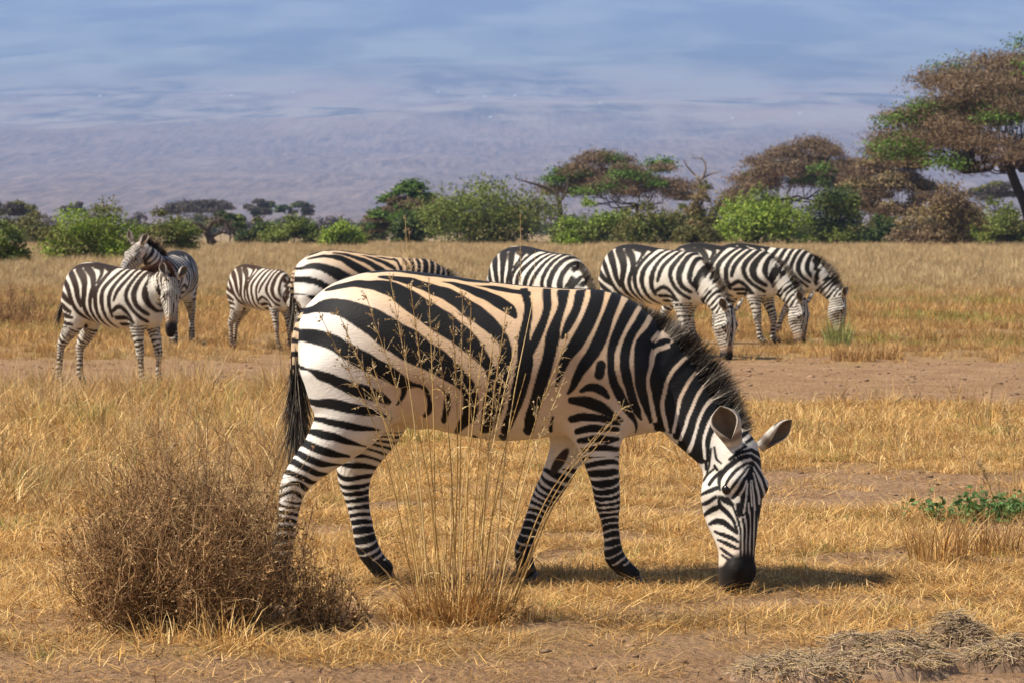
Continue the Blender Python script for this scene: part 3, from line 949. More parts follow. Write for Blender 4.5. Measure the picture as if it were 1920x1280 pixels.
def leg_rings(V, L, z_from, period, duty_top, duty_low, seed):
    """rings across a leg: position along the leg from its own centre line"""
    zz = L[::-1, 2]; xx = L[::-1, 0]
    m = np.gradient(xx) / (np.gradient(zz) + 1e-6)
    m = np.convolve(np.pad(m, 3, 'edge'), np.ones(7) / 7, 'valid')
    xc = np.interp(V[:, 2], zz, xx); mm = np.clip(np.interp(V[:, 2], zz, m), -1.2, 1.2)
    arc = np.concatenate([[0], np.cumsum(np.hypot(np.diff(xx), np.diff(zz)))])
    u = np.interp(V[:, 2], zz, arc) + (V[:, 0] - xc) * mm * .75
    u = u + .35 * np.abs(V[:, 1] - np.interp(V[:, 2], zz, L[::-1, 1])) * np.sin(u * 21)
    ph = u / period + snoise(V, 3.5, seed, 2) * .22
    duty = duty_top + (duty_low - duty_top) * np.clip((z_from - V[:, 2]) / max(z_from, .01), 0, 1) ** 1.4
    saw = np.abs((ph % 1.0) - .5) * 2
    return sstep(duty + snoise(V, 9, seed + 3, 1) * .12 - saw, -.10, .10)

DARK = np.array([.0095, .0088, .009])
def paint_main(V, parts):
    dp = 14.0 - np.abs(V[:, 1])      # same spacing of the bands on both flanks
    XZ = np.stack([960 + (V[:, 0] - .2) * FPX / dp, HOR + (EYE - V[:, 2]) * FPX / dp], 1)
    wob = np.stack([snoise(V, 7, 41, 2), snoise(V, 7, 42, 2)], 1) * 1.3
    P0, a, n, l = parts['frame']
    fh, sh = eval_chain(V.astype(np.float32), parts['head'], 2.7, l)
    fn, _ = eval_chain(V.astype(np.float32), parts['neck'])
    t_ax = (V - P0) @ a
    is_head = (fh < fn + .006) & (t_ax > -.02) & (fh < .03)
    rim = is_head & (fn < .02)
    d_body = poly_dist(XZ + wob, STR)
    d_face = poly_dist(XZ + wob * .5, FACE)
    dark = sstep(-d_body, -1.0, 1.0) * (1 - sstep(-poly_dist(XZ + wob, CREAM), -.8, .8))
    spine = sstep(-np.abs(V[:, 1]), -.045, -.034) * (V[:, 2] > 1.12) * sstep(V[:, 0], -.6, -.5) * (1 - sstep(V[:, 0], .6, .66))
    dark = np.maximum(dark, spine)
    # lower legs
    for i, (L, zc, per, d0, d1) in enumerate(zip(parts['legs'], PX_RING, (.031, .034, .029, .030), (.56, .44, .66, .6), (.92, .9, .95, .97))):
        f, s = eval_chain(V.astype(np.float32), L)
        sel = (f < .03) & (V[:, 2] < zc) & (V[:, 1] * L[0, 1] > 0)
        r = leg_rings(V, L, zc, per, d0, d1, 60 + i)
        dark = np.where(sel, r, dark)
        dark = np.where(sel & (V[:, 2] < .085), 1.0, dark)
    dark = np.where(is_head, np.maximum(sstep(-d_face, -.8, .8) * (1 - sstep(-poly_dist(XZ + wob * .5, FACE_PALE), -.8, .5)), dark * rim), dark)
    col = coat_white(V)
    col = np.where(is_head[:, None], np.array([.72, .66, .57]), col)
    nd = (V - P0) @ n
    edge_t = .452 + .042 * sstep(-nd, -.02, .09) + snoise(V, 9, 77, 2) * .008
    muz = sstep(t_ax - edge_t, -.008, .014) * is_head
    tanz = sstep(t_ax, .37, .43) * is_head * .5
    col = col * (1 - tanz[:, None]) + np.array([.50, .34, .22]) * tanz[:, None]
    # dark dorsal line and the dark stripes' browner bloom
    dk = DARK * (1 + .35 * snoise(V, 3, 12, 2))[:, None]
    out = col * (1 - dark[:, None]) + dk * dark[:, None]
    out = out * (1 - muz[:, None]) + (np.array([.012, .010, .009]) + np.array([.03, .022, .016]) * sstep(-nd, .05, .11)[:, None]) * muz[:, None]
    ches = sstep(-(np.hypot((XZ[:, 0] - 1050 + (XZ[:, 1] - 868) * .55) / 11, (XZ[:, 1] - 868) / 26) - 1), -.1, .1) * (V[:, 1] > .02) * (V[:, 1] < .2)
    out = out * (1 - ches[:, None]) + np.array([.045, .03, .022]) * ches[:, None]
    # far foreleg's chestnut and the pale inner thighs keep fewer stripes
    fd, sd_ = eval_chain(V.astype(np.float32), parts['dock'])
    isd = (fd < .006) & (V[:, 0] < -.655)
    spots = sstep(np.sin(sd_ * 6.283 / .048 + snoise(V, 6, 5, 1)), .1, .5)[:, None]
    out = np.where(isd[:, None], np.array([.56, .40, .25]) * (1 - spots) + DARK * spots, out)
    return out

PX_RING = [cz(0, 932)[1], cz(0, 812)[1], cz(0, 850)[1], cz(0, 880)[1]]
def P3(px, py, y): 
    x, z = cz(px, py); return [x, y, z]
def nk(px, py, y, ra, rb): return P3(px, py, y) + [ra * K, rb * K]
def cr(px, py, y, ln, ux, uz, uy=0.0): return P3(px, py, y) + [ln, ux, uy, uz]
main_pose = dict(
    legs=[('hind_back', -1), ('hind_fwd', 1), ('fore_straight', -1), ('fore_back', 1)],
    neck=[nk(1110, 690, 0, 112, 88), nk(1170, 690, 0, 104, 76), nk(1224, 708, -.015, 82, 62), nk(1269, 750, -.055, 64, 48), nk(1309, 796, -.105, 54, 42), nk(1342, 832, -.15, 47, 40), nk(1369, 854, -.18, 42, 38)],
    head=(P3(1383, 829, -.185), (.02, -.27, -1.0), (.68, -.74, .06)),
    tail=[P3(604, 575, 0) + [.030, .030], P3(574, 592, 0) + [.027, .027], P3(558, 630, -.02) + [.023, .023], P3(554, 680, -.035) + [.018, .018], P3(556, 730, -.04) + [.010, .010]],
    tuft=.36,
    crest=[cr(1150, 552, 0, .010, .3, 1), cr(1200, 585, 0, .03, .45, .9), cr(1239, 622, -.012, .075, .6, .8), cr(1287, 671, -.05, .10, .7, .7), cr(1330, 725, -.095, .10, .8, .6),
           cr(1361, 772, -.14, .08, .85, .45), cr(1390, 810, -.175, .05, .85, .4)],
    ear_len=.178, ear_w=(.05, .066), ears=[((.74, .0, .64), (.62, -.68, -.35)), ((-.34, -.34, .88), (-.22, -1, -.1))],
)
zebra = empty('zebra', ((870 - 960) * K, 14.0, 0))
tag(zebra, 'big broad-striped zebra grazing side-on behind the tall dry grass clump', 'zebra', 'zebras grazing on the plain')
build_zebra(zebra, main_pose, paint_main, h=.0112, sub=True, extra=[(*P3(792, 772, -.02), .055), (*P3(775, 778, -.02), .05)], mane_n=5200, tail_n=1100, seed=3, hair_w=.0035)

# ------------------------------------------------------------------ the rest of the herd
def g6(lines): return [[(560 + 1.144 * (x - 150), 520 + .71 * (y - 310), w * .93) for x, y, w in ln] for ln in lines]
HERD_STR = g6([
    [(165, 372, 10), (195, 340, 12), (240, 318, 12), (330, 306, 12), (500, 312, 10), (620, 318, 10), (760, 318, 8)],
    [(205, 345, 14), (260, 390, 22), (295, 450, 22), (310, 520, 20), (322, 590, 9)],
    [(270, 325, 16), (320, 370, 22), (350, 430, 22), (355, 500, 20), (345, 570, 18), (350, 640, 16), (370, 690, 7)],
    [(330, 320, 14), (380, 370, 18), (405, 420, 20), (410, 470, 18), (395, 540, 16), (390, 620, 14), (410, 700, 7)],
    [(160, 395, 12), (220, 450, 20), (250, 500, 18), (275, 570, 14), (300, 630, 10), (340, 690, 5)],
    [(148, 485, 10), (200, 520, 18), (250, 560, 14), (272, 584, 6)], [(155, 565, 10), (210, 600, 16), (258, 632, 10)],
    [(165, 638, 9), (220, 655, 12), (268, 672, 7)], [(180, 690, 8), (220, 705, 10), (262, 716, 6)], [(182, 730, 8), (215, 740, 9), (250, 746, 6)],
    [(185, 770, 7), (215, 775, 8), (245, 780, 5)], [(380, 316, 12), (425, 335, 12), (440, 375, 11), (430, 425, 8)], [(440, 318, 10), (470, 340, 9)],
    [(480, 330, 10), (462, 400, 13), (440, 460, 15), (430, 520, 17), (430, 600, 16), (440, 680, 11), (460, 722, 5)],
    [(545, 325, 10), (505, 410, 14), (480, 470, 15), (474, 540, 16), (478, 610, 15), (490, 680, 11), (515, 722, 6)],
    [(585, 325, 10), (548, 420, 13), (525, 500, 14), (522, 580, 13), (530, 650, 9)],
    [(622, 325, 10), (590, 420, 12), (565, 490, 12), (550, 550, 8)],
    [(660, 330, 11), (625, 430, 13), (612, 520, 12), (640, 600, 12), (700, 672, 8)],
    [(698, 330, 11), (664, 430, 16), (655, 510, 19), (672, 580, 15), (712, 626, 9)],
    [(736, 325, 10), (712, 420, 13), (706, 500, 15), (722, 560, 12), (742, 604, 7)],
    [(775, 335, 10), (750, 420, 12), (742, 500, 12), (757, 572, 8)],
    [(540, 622, 8), (580, 592, 10), (620, 640, 10), (650, 692, 5)], [(548, 662, 8), (600, 662, 9), (645, 694, 6)], [(556, 702, 7), (612, 704, 8), (650, 720, 5)]])

def paint_herd(seed, dark=(.016, .013, .011), white=(.74, .68, .58), dust=.3, wide=1.0):
    def fn(V, parts):
        V32 = V.astype(np.float32)
        XZ = np.stack([V[:, 0] / K + 870, 1091.5 - V[:, 2] / K], 1)
        warp = np.stack([snoise(V, 1.3, seed, 2), snoise(V, 1.3, seed + 1, 2)], 1) * 9
        P0, a, n, l = parts['frame']
        ft = eval_trunk(V32); fn_, sn = eval_chain(V32, parts['neck']); fh, sh = eval_chain(V32, parts['head'], 2.7, l)
        dk = sstep(-(poly_dist(XZ + warp, HERD_STR) - 1.9 * wide), -2.2, 2.2)
        dk = np.maximum(dk, sstep(-np.abs(V[:, 1]), -.055, -.04) * (V[:, 2] > 1.12) * (np.abs(V[:, 0]) < .62))
        # neck: bands across its own length
        ph = sn / .058 + snoise(V, 2.5, seed + 2, 2) * .3
        ring = sstep(.56 - np.abs((ph % 1) - .5) * 2, -.12, .12)
        isn = (fn_ < ft - .012) & (V[:, 0] > .62)
        dk = np.where(isn, ring, dk)
        tx = (V - P0) @ a; nn = (V - P0) @ n; ll = (V - P0) @ l
        ish = (fh < fn_ + .004) & (tx > -.01) & (fh < .03)
        cheek = sstep(.5 - np.abs(((tx / .036 + nn * 5 + snoise(V, 4, seed, 1) * .2) % 1) - .5) * 2, -.15, .15)
        fore = sstep(.55 - np.abs(((np.abs(ll) / (.020 + .03 * np.clip(.2 - tx, 0, .2)) + .5) % 1) - .5) * 2, -.15, .15)
        face = np.where(nn > .015 + .0 * tx, fore, cheek)
        dk = np.where(ish, face, dk)
        for i, L in enumerate(parts['legs']):
            f, s_ = eval_chain(V32, L)
            zc = .60 if i < 2 else .64
            sel = (f < .03) & (V[:, 2] < zc) & (V[:, 1] * L[0, 1] > 0) & (fh > .04)
            dk = np.where(sel, leg_rings(V, L, zc, .040, .5, .72, seed + i), dk)
            dk = np.where(sel & (V[:, 2] < .07), 1, dk)
        d0 = np.array(dark); w = np.tile(np.array(white), (len(V), 1))
        low = (sstep(-V[:, 2], -.55, -.1) * dust)[:, None]
        w = w * (1 - low) + np.array([.45, .29, .15]) * low
        topc = (sstep(V[:, 2], 1.0, 1.25) * .35)[:, None]
        w = w * (1 - topc) + np.array([.66, .48, .30]) * topc
        out = w * (1 - dk[:, None]) + d0 * dk[:, None]
        muz = (sstep(tx, .43, .49) * ish)[:, None]
        tn = (sstep(tx, .36, .43) * ish * .6)[:, None]
        out = out * (1 - tn) + np.array([.30, .17, .09]) * tn
        out = out * (1 - muz) + np.array([.02, .016, .014]) * muz
        fd, _ = eval_chain(V32, parts['dock'])
        return out
    return fn

def straight(rows): return [[r[0], 0.0] + list(r[2:]) for r in rows]
G_NECK = straight(main_pose['neck'])
G_CREST = [r[:1] + [0.0] + r[2:] for r in main_pose['crest']]
TAIL = main_pose['tail']
def graze(normal=(1, 0, .02), legs=None, poll_y=0.0):
    return dict(legs=legs or main_pose['legs'], neck=[[r[0], poll_y * max(0, (r[0] - .6) / .53)] + r[2:] for r in G_NECK],
                head=([P3(1390, 838, 0)[0], poll_y, P3(1390, 838, 0)[2]], (.02, 0, -1), normal), tail=[r[:1] + [0.0] + r[2:] for r in TAIL],
                crest=[[r[0], poll_y * max(0, (r[0] - .6) / .53)] + r[2:] for r in G_CREST], tuft=.34)

def place(pose, paint, px, D, yaw, scale, label, h=.0165, **kw):
    r = empty('zebra', ((px - 960) / FPX * D, D, float(ground_z(np.array([[(px - 960) / FPX * D]]), np.array([[D]]))[0, 0])), R(yaw))
    r.scale = scale if np.ndim(scale) else (scale,) * 3
    tag(r, label, 'zebra', 'zebras grazing on the plain')
    build_zebra(r, pose, paint, h=h, mane_n=kw.pop('mane_n', 1100), tail_n=kw.pop('tail_n', 170), hair_w=.009, **kw)
    return r

def pD(p): return FPX / p
# three grazing in a row at the edge of the track
place(graze((1, -.05, 0), [('hind_straight', -1), ('hind_fwd', 1), ('fore_straight', -1), ('fore_back', 1)]), paint_herd(101), 1222, pD(163), -44, 1.0,
      'zebra with lowered nose on bare soil, front one of three grazing together', seed=21)
place(graze((1, -.15, 0), [('hind_back', -1), ('hind_fwd', 1), ('fore_straight', -1), ('fore_fwd', 1)]), paint_herd(131, wide=1.6), 1347, pD(147), -28, 1.0,
      'zebra grazing in the middle of the overlapping three', seed=22)
place(graze((1, .1, 0), [('hind_straight', -1), ('hind_fwd', 1), ('fore_straight', -1), ('fore_back', 1)]), paint_herd(151), 1424, pD(137), -16, .98,
      'zebra with bristly dark mane grazing behind the green tuft', seed=23, mane_len=.105)
# one behind the big zebra's rump, one behind its back
place(dict(graze((1, 0, 0), [('hind_straight', -1), ('hind_fwd', 1), ('fore_straight', -1), ('fore_back', 1)])), paint_main, 684, pD(205), 22, 1.0,
      "zebra half hidden behind the big zebra's rump", seed=24, h=.014)
place(graze((1, 0, 0), [('hind_straight', -1), ('hind_fwd', 1), ('fore_straight', -1), ('fore_back', 1)]), paint_herd(171), 1006, pD(186), -58, 1.0,
      "zebra mostly hidden behind the big zebra's back, rounded rump showing", seed=25)
# brown-striped foal at the left of the hidden one
BROWN = (.05, .024, .012)
place(graze((1, 0, 0), [('hind_straight', -1), ('hind_back', 1), ('fore_straight', -1), ('fore_fwd', 1)]), paint_herd(191, dark=BROWN, dust=.75, wide=.6), 484, pD(154), -36, (.60, .70, .80),
      'small brown-striped foal standing beside the half hidden zebra', seed=26)
# the young one walking on the track, head low and turned
young = dict(
    legs=[('hind_back', -1), ('hind_straight', 1), ('fore_straight', -1), ('fore_fwd', 1)],
    neck=[[.50, 0, .93, .23, .19], [.62, 0, .95, .20, .16], [.76, -.01, 1.02, .165, .125], [.90, -.02, 1.08, .135, .10], [1.02, -.04, 1.09, .11, .09]],
    head=([1.06, -.06, 1.13], (.16, -.18, -1.0), (.80, -.58, .12)),
    tail=[[-.60, 0, 1.14, .032, .032], [-.67, 0, 1.08, .028, .028], [-.73, 0, .98, .022, .022], [-.78, 0, .88, .017, .017], [-.82, 0, .80, .012, .012]], tuft=.26,
    crest=[[.52, 0, 1.20, .05, 0, 0, 1], [.68, 0, 1.185, .085, 0, 0, 1], [.82, -.01, 1.20, .095, 0, 0, 1], [.95, -.03, 1.215, .095, .1, 0, 1], [1.06, -.055, 1.20, .07, .3, -.1, 1], [1.10, -.07, 1.15, .045, .5, -.2, .8]],
    ears=[((.55, .45, .72), (.6, -.6, 0)), ((-.35, -.15, .9), (.35, -.9, .1))])
place(young, paint_herd(211, dark=(.03, .017, .011), wide=.9), 206, pD(200), -30, (.70, .80, .885),
      'young zebra with reddish-brown mane walking on the bare track', seed=27, mane_tip=(.10, .04, .02), mane_white=(.16, .075, .04), h=.0155)
watch = dict(
    legs=[('hind_straight', -1), ('hind_back', 1), ('fore_straight', -1), ('fore_back', 1)],
    neck=[[.50, 0, .90, .23, .19], [.64, 0, .98, .20, .16], [.76, -.04, 1.10, .165, .13], [.86, -.11, 1.22, .14, .115], [.93, -.19, 1.30, .12, .10]],
    head=([.97, -.24, 1.36], (.42, -.45, -.80), (.80, -.35, .55)),
    tail=main_pose['tail'],
    crest=[[.42, 0, 1.24, .04, -.2, 0, 1], [.56, 0, 1.24, .08, -.4, 0, 1], [.66, -.04, 1.30, .10, -.6, .1, .8], [.76, -.12, 1.38, .10, -.6, .1, .8], [.86, -.19, 1.43, .09, -.4, .1, .9], [.94, -.23, 1.44, .06, 0, 0, 1]],
    ears=[((.05, .55, .9), (.8, -.1, .2)), ((-.1, -.35, 1.0), (.7, -.5, .1))], ear_len=.2)
place(watch, paint_herd(231, dark=(.022, .018, .016), white=(.58, .55, .52)), 322, pD(146), -97, .93,
      'zebra standing alert behind the young one, head raised and ears pricked', seed=28, mane_tip=(.08, .035, .02))

# ------------------------------------------------------------------ trees and bushes
def unit(v): return v / (np.linalg.norm(v, axis=-1, keepdims=True) + 1e-9)

def leaf_cards(mb, P, nrm, size, col, rng, slim=.55):
    n = len(P)
    a = unit(np.cross(nrm, rng.normal(size=(n, 3)))); b_ = np.cross(nrm, a)
    s = size * rng.uniform(.6, 1.35, n)[:, None]
    w = s * slim
    V = np.stack([P - a * s * .5, P + b_ * w * .5 + nrm * s * .08, P + a * s * .5, P - b_ * w * .5 + nrm * s * .08], 1).reshape(-1, 3)
    i = np.arange(n)[:, None] * 4
    mb.add(V, i + np.array([[0, 1, 2, 3]]), None, np.repeat(col, 4, 0))

def pick_cols(rng, n, pal, jit=.18):
    pal = np.array(pal); c = pal[rng.integers(0, len(pal), n)]
    return c * rng.uniform(1 - jit, 1 + jit, (n, 1))

def pad_leaves(mb, c, r, n, size, pal, rng, slim=.55, upb=.5, shell=.45):
    d = unit(rng.normal(size=(n, 3)))
    d[:, 2] = np.where(d[:, 2] < -.35, -d[:, 2] * .6, d[:, 2])
    rad = shell + (1 - shell) * rng.random(n) ** .6
    bump = 1 + .22 * np.sin(d[:, 0] * 7 + c[0]) * np.sin(d[:, 1] * 6 + c[1]) + .12 * np.sin(d[:, 2] * 11 + d[:, 0] * 9)
    P = c + d * (rad * bump)[:, None] * r
    nrm = unit(d * .5 + rng.normal(size=(n, 3)) * .6 + np.array([0, 0, upb]))
    leaf_cards(mb, P, nrm, size, pick_cols(rng, n, pal), rng, slim)

GREEN = [(0.138, 0.18, 0.029), (0.18, 0.216, 0.038), (0.096, 0.126, 0.024), (0.228, 0.246, 0.054)]
BRIGHT = [(0.203, 0.297, 0.03), (0.27, 0.365, 0.041), (0.142, 0.203, 0.024), (0.338, 0.392, 0.068)]
OLIVE = [(.14, .14, .036), (.18, .17, .045), (.09, .09, .026), (.22, .19, .06)]
DARKG = [(0.061, 0.094, 0.022), (0.083, 0.121, 0.028), (0.044, 0.072, 0.02), (0.11, 0.132, 0.033)]
BROWN_T = [(0.196, 0.128, 0.072), (0.239, 0.157, 0.087), (0.152, 0.102, 0.061), (0.275, 0.189, 0.109)]
DRYB = [(0.213, 0.15, 0.062), (0.263, 0.188, 0.081), (0.163, 0.119, 0.05), (0.3, 0.225, 0.1)]
GREY_T = [(0.12, 0.098, 0.082), (0.15, 0.12, 0.096), (0.096, 0.079, 0.066)]
ACG = [(0.098, 0.172, 0.023), (0.127, 0.218, 0.03), (0.069, 0.115, 0.018)]

def bush(name, label, x0, x1, ytop, ybase, D, pal, n=5200, size=None, group=None, seed=1, lobes=16, pal2=None, cat='bush', flat=.75, tall=0.5):
    rng = np.random.default_rng(seed)
    w = (x1 - x0) / FPX * D / 2 * 1.06; cx = ((x0 + x1) / 2 - 960) / FPX * D
    zt = EYE - (ytop - HOR) / FPX * D
    size = size or max(.07, 5.6 / FPX * D)
    n = int(n * 1.7)
    root = empty(name, (cx, D, 0)); tag(root, label, cat, group)
    st = MB(); lv = MB()
    k = 0
    cents = []
    for i in range(lobes):
        a = rng.uniform(0, 2 * math.pi); rr = math.sqrt(rng.random()) * .74
        x = math.cos(a) * rr * w; y_ = math.sin(a) * rr * w * flat
        lr = rng.uniform(.30, .48) * w
        hmax = zt * (1 - .55 * (abs(x) / w) ** 2)
        z = rng.uniform(.0, .95) ** 1.2 * max(hmax - lr * .8, .1 * zt) 
        cents.append((x, y_, max(z, lr * .35), lr))
    # one lobe carries the top
    cents[0] = (rng.uniform(-.25, .25) * w, 0, zt - .34 * w * tall, .38 * w * tall + .05)
    tot = sum(c[3] ** 2 for c in cents)
    for (x, y_, z, lr) in cents:
        m = int(n * lr * lr / tot)
        p2 = pal2 if pal2 is not None and rng.random() < .3 else pal
        pad_leaves(lv, np.array([x, y_, z]), np.array([lr, lr * .9, lr * .82]), m, size, p2, rng)
        # loose sprays that break the outline
        q = max(6, m // 14)
        d = unit(rng.normal(size=(q, 3))); d[:, 2] = np.abs(d[:, 2])
        for e in d[:10]:
            tip = np.array([x, y_, z]) + e * lr * rng.uniform(1.05, 1.35)
            P = np.array([x, y_, z]) + e * lr * .8
            t = rng.random(9)[:, None]
            leaf_cards(lv, P * (1 - t) + tip * t + rng.normal(0, size * .35, (9, 3)), unit(rng.normal(size=(9, 3)) + [0, 0, .5]), size * .85, pick_cols(rng, 9, p2), rng)
        tube(st, catmull(np.array([[x * .15, y_ * .15, -.1], [x * .5, y_ * .5, z * .45], [x, y_, z + lr * .3]]), 4), np.linspace(.05, .012, 9) * w * .22, 5, (.10, .075, .05))
    st.build('stem', M_BARK, root); lv.build('foliage', M_LEAF, root, smooth=False)
    return root

def limb(mb, A, B, r0, r1, rng, wig=.12, col=(.075, .055, .042), sag=0.0, n=4):
    A, B = np.array(A, float), np.array(B, float)
    L = np.linalg.norm(B - A)
    t = np.linspace(0, 1, n + 1)[:, None]
    P = A * (1 - t) + B * t
    P[1:-1] += rng.normal(0, wig * L / n, (n - 1, 3))
    P[:, 2] += np.sin(t[:, 0] * math.pi) * sag * L
    P = catmull(P, 3)
    tube(mb, P, np.linspace(r0, r1, len(P)), 6, col)
    return P

def acacia(name, label, x0, x1, ytop, ybase, tx, D, pal, pal2=None, mix=.35, n=8000, pads=44, size=None, group=None, seed=1, canopy=.5, dome=.45, lean=0.0, trunk_r=None, cat='tree', clip=None, skirt=0.0, fork=.42, bark=(.075, .055, .042), padscale=1.0):
    """umbrella thorn: forked trunk, spreading limbs, flat pads of fine foliage.
    canopy = depth of the crown as a part of the height, dome = how far the rim drops"""
    rng = np.random.default_rng(seed)
    w = (x1 - x0) / FPX * D / 2; cx = (tx - 960) / FPX * D
    off = ((x0 + x1) / 2 - tx) / FPX * D
    H = EYE - (ytop - HOR) / FPX * D
    size = size or max(.10, 5.4 / FPX * D)
    n = int(n * 1.9)
    tr = trunk_r or H * .022
    root = empty(name, (cx, D, 0)); tag(root, label, cat, group)
    wood = MB(); lv = MB(); dry = MB()
    fk = np.array([lean * .4, 0, H * fork])
    nb = 2 if H > 5 else 1
    limb(wood, (0, 0, -.3), fk, tr * 1.25, tr * .85, rng, .05, bark)
    P = []
    for i in range(pads):
        a = rng.uniform(0, 2 * math.pi); rr = math.sqrt((i + .5) / pads)
        x = math.cos(a) * rr; y_ = math.sin(a) * rr
        zt = H * (1 - dome * canopy * rr ** 2.2)
        z = zt - H * canopy * (rng.random() ** 1.5) * (1 - .5 * rr) * .75 - H * .03
        if rr > .75 and skirt: z -= H * skirt * rng.random()
        P.append(np.array([off + x * w * .9, y_ * w * .8, z]))
    P = np.array(P)
    # main limbs reach into sectors, branchlets run on to each pad
    nl = 7
    ang = np.arctan2(P[:, 1] - 0, P[:, 0] - off)
    sec = ((ang + math.pi) / (2 * math.pi) * nl).astype(int) % nl
    for s_ in range(nl):
        ids = np.where(sec == s_)[0]
        if not len(ids): continue
        c = P[ids].mean(0); c[2] = P[ids][:, 2].min() * .93
        c = fk + (c - fk) * .8
        Lp = limb(wood, fk + rng.normal(0, tr * .3, 3), c, tr * .55, tr * .22, rng, .16, bark, -.05)
        for i in ids:
            k = rng.integers(len(Lp) // 2, len(Lp))
            limb(wood, Lp[k], P[i] - [0, 0, H * .01], tr * .16, tr * .03, rng, .2, bark, .04)
    for i in range(pads):
        r0 = w * rng.uniform(.18, .31) * padscale
        r = np.array([r0, r0, r0 * rng.uniform(.42, .66)])
        m = int(n / pads * (r0 / (w * .21)) ** 2)
        if pal2 is not None and rng.random() < mix:
            pad_leaves(lv, P[i] + [0, 0, r[2] * .2], r, m, size, pal2, rng, .6, .8, .3)
        else:
            # bare thorn twigs: fine slivers fanning out
            pad_leaves(dry, P[i], r * 1.05, m, size * 1.45, pal, rng, .2, 0.0, .15)
            pad_leaves(dry, P[i], r * .95, m, size * .75, pal, rng, .3, .2, .25)
    wood.build('trunk', M_BARK, root)
    if dry.n: dry.build('twig_crown' if lv.n else 'crown', M_LEAF, root, smooth=False)
    if lv.n: lv.build('crown', M_LEAF, root, smooth=False)
    return root

def dead_tree(name, label, base, D, segs, r, seed, col=(.10, .075, .055), group=None):
    """segs: polylines in photo pixels at depth D"""
    rng = np.random.default_rng(seed)
    b0 = W(base[0], base[1], D); b0[2] = 0
    root = empty(name, b0); tag(root, label, 'tree', group)
    mb = MB(); tw = MB()
    for pl, r0, r1 in segs:
        P = np.array([W(x, y, D) for x, y in pl]) - b0
        P[:, 1] += np.cumsum(rng.normal(0, .25, len(P)))
        P = catmull(P, 4)
        tube(mb, P, np.linspace(r0, r1, len(P)), 6, col)
        for k in range(2, len(P)):
            for q in range(2):
                d = unit(rng.normal(size=3) + [0, 0, .4]); L = rng.uniform(.3, 1.0)
                tube(tw, np.array([P[k], P[k] + d * L * .5 + rng.normal(0, .06, 3), P[k] + d * L + rng.normal(0, .12, 3)]), [r1 * .6, r1 * .45, r1 * .2], 4, np.array(col) * 1.15)
    mb.build('trunk', M_BARK, root)
    tw.build('twigs', M_BARK, root)['kind'] = 'stuff'
    return root

FARB = 'far low bushes along the edge of the plain'
# far belt of scrub, hazy, behind the near bushes
rng = np.random.default_rng(5)
xs = np.linspace(-20, 1940, 34)
for i, x in enumerate(xs):
    D = rng.uniform(520, 900); wv = rng.uniform(60, 120); hh = rng.uniform(18, 34)
    px = x + rng.uniform(-20, 20)
    bush('bush', ['low dark green bush in the far scrub belt', 'low olive bush in the far scrub belt', 'low greyish bare bush in the far scrub belt'][i % 3], px - wv / 2, px + wv / 2, 432 - hh, 440, D, [DARKG, OLIVE, GREY_T][i % 3], n=900, lobes=9, group=FARB + [', dark green', ', olive', ', grey'][i % 3], seed=300 + i, tall=.7)
FARA = 'far flat-topped acacias'
acacia('acacia_tree', 'far grey-brown acacia with wide flat crown behind the dead tree', 296, 438, 375, 446, 385, 700, GREY_T, None, n=3000, pads=26, seed=41, canopy=.42, dome=.5, group=FARA)
acacia('acacia_tree', 'far round grey acacia standing next to a small thin one', 459, 519, 370, 440, 490, 760, GREY_T, DARKG, .2, n=2200, pads=20, seed=42, canopy=.6, dome=.5, group=FARA, padscale=1.3)
acacia('acacia_tree', 'small thin far acacia with layered crown', 518, 592, 376, 440, 546, 780, GREY_T, DARKG, .3, n=1200, pads=14, seed=43, canopy=.5, dome=.5, group=FARA)
acacia('acacia_tree', 'far brown acacia above the shaded bush at the left', -40, 82, 378, 446, 20, 520, GREY_T, OLIVE, .35, n=2800, pads=26, seed=44, canopy=.45, dome=.5, group=FARA)
acacia('acacia_tree', 'faint far acacia rising behind the bright green bush', 108, 160, 376, 440, 132, 800, GREY_T, None, n=1300, pads=14, seed=45, canopy=.5, group=FARA)
acacia('acacia_tree', 'small far acacia over the right-hand green bush', 1800, 1925, 345, 446, 1880, 520, GREY_T, OLIVE, .3, n=2600, pads=24, seed=46, canopy=.4, group=FARA)

# left side
bush('bush', 'dark shaded bush cut off beside the bright green bush', -80, 58, 412, 502, GD(502), GREEN, n=5200, seed=51, pal2=DARKG)
bush('bush', 'bright green bush behind the alert zebra', 80, 268, 374, 496, GD(494), BRIGHT, n=8000, seed=52, lobes=22, pal2=OLIVE, tall=.8)
bush('bush', 'olive scrub bush between the bright green bush and the dead tree', 232, 372, 392, 472, 190, GREEN, n=4200, seed=53, pal2=OLIVE)
bush('bush', 'grey-olive bush behind the dark shaded bush', 10, 110, 398, 462, 300, OLIVE, n=2600, seed=54)
dead_tree('dead_tree', 'dead dark tree with twisted arching branches', (395, 452), 240,
          [([(396, 458), (386, 436), (372, 430), (360, 440), (350, 446)], .28, .08), ([(386, 438), (396, 420), (412, 414), (428, 420), (440, 440)], .22, .08),
           ([(404, 456), (398, 446), (412, 438), (424, 436)], .16, .05), ([(388, 432), (372, 420), (350, 422), (336, 420)], .12, .03), ([(410, 416), (405, 408), (390, 412)], .10, .03)], .2, 6)
acacia('acacia_tree', 'small dark green acacia over the dead tree', 392, 462, 394, 452, 432, 330, DARKG, GREEN, .7, n=2400, pads=16, seed=47, canopy=.6, dome=.6, padscale=1.35)
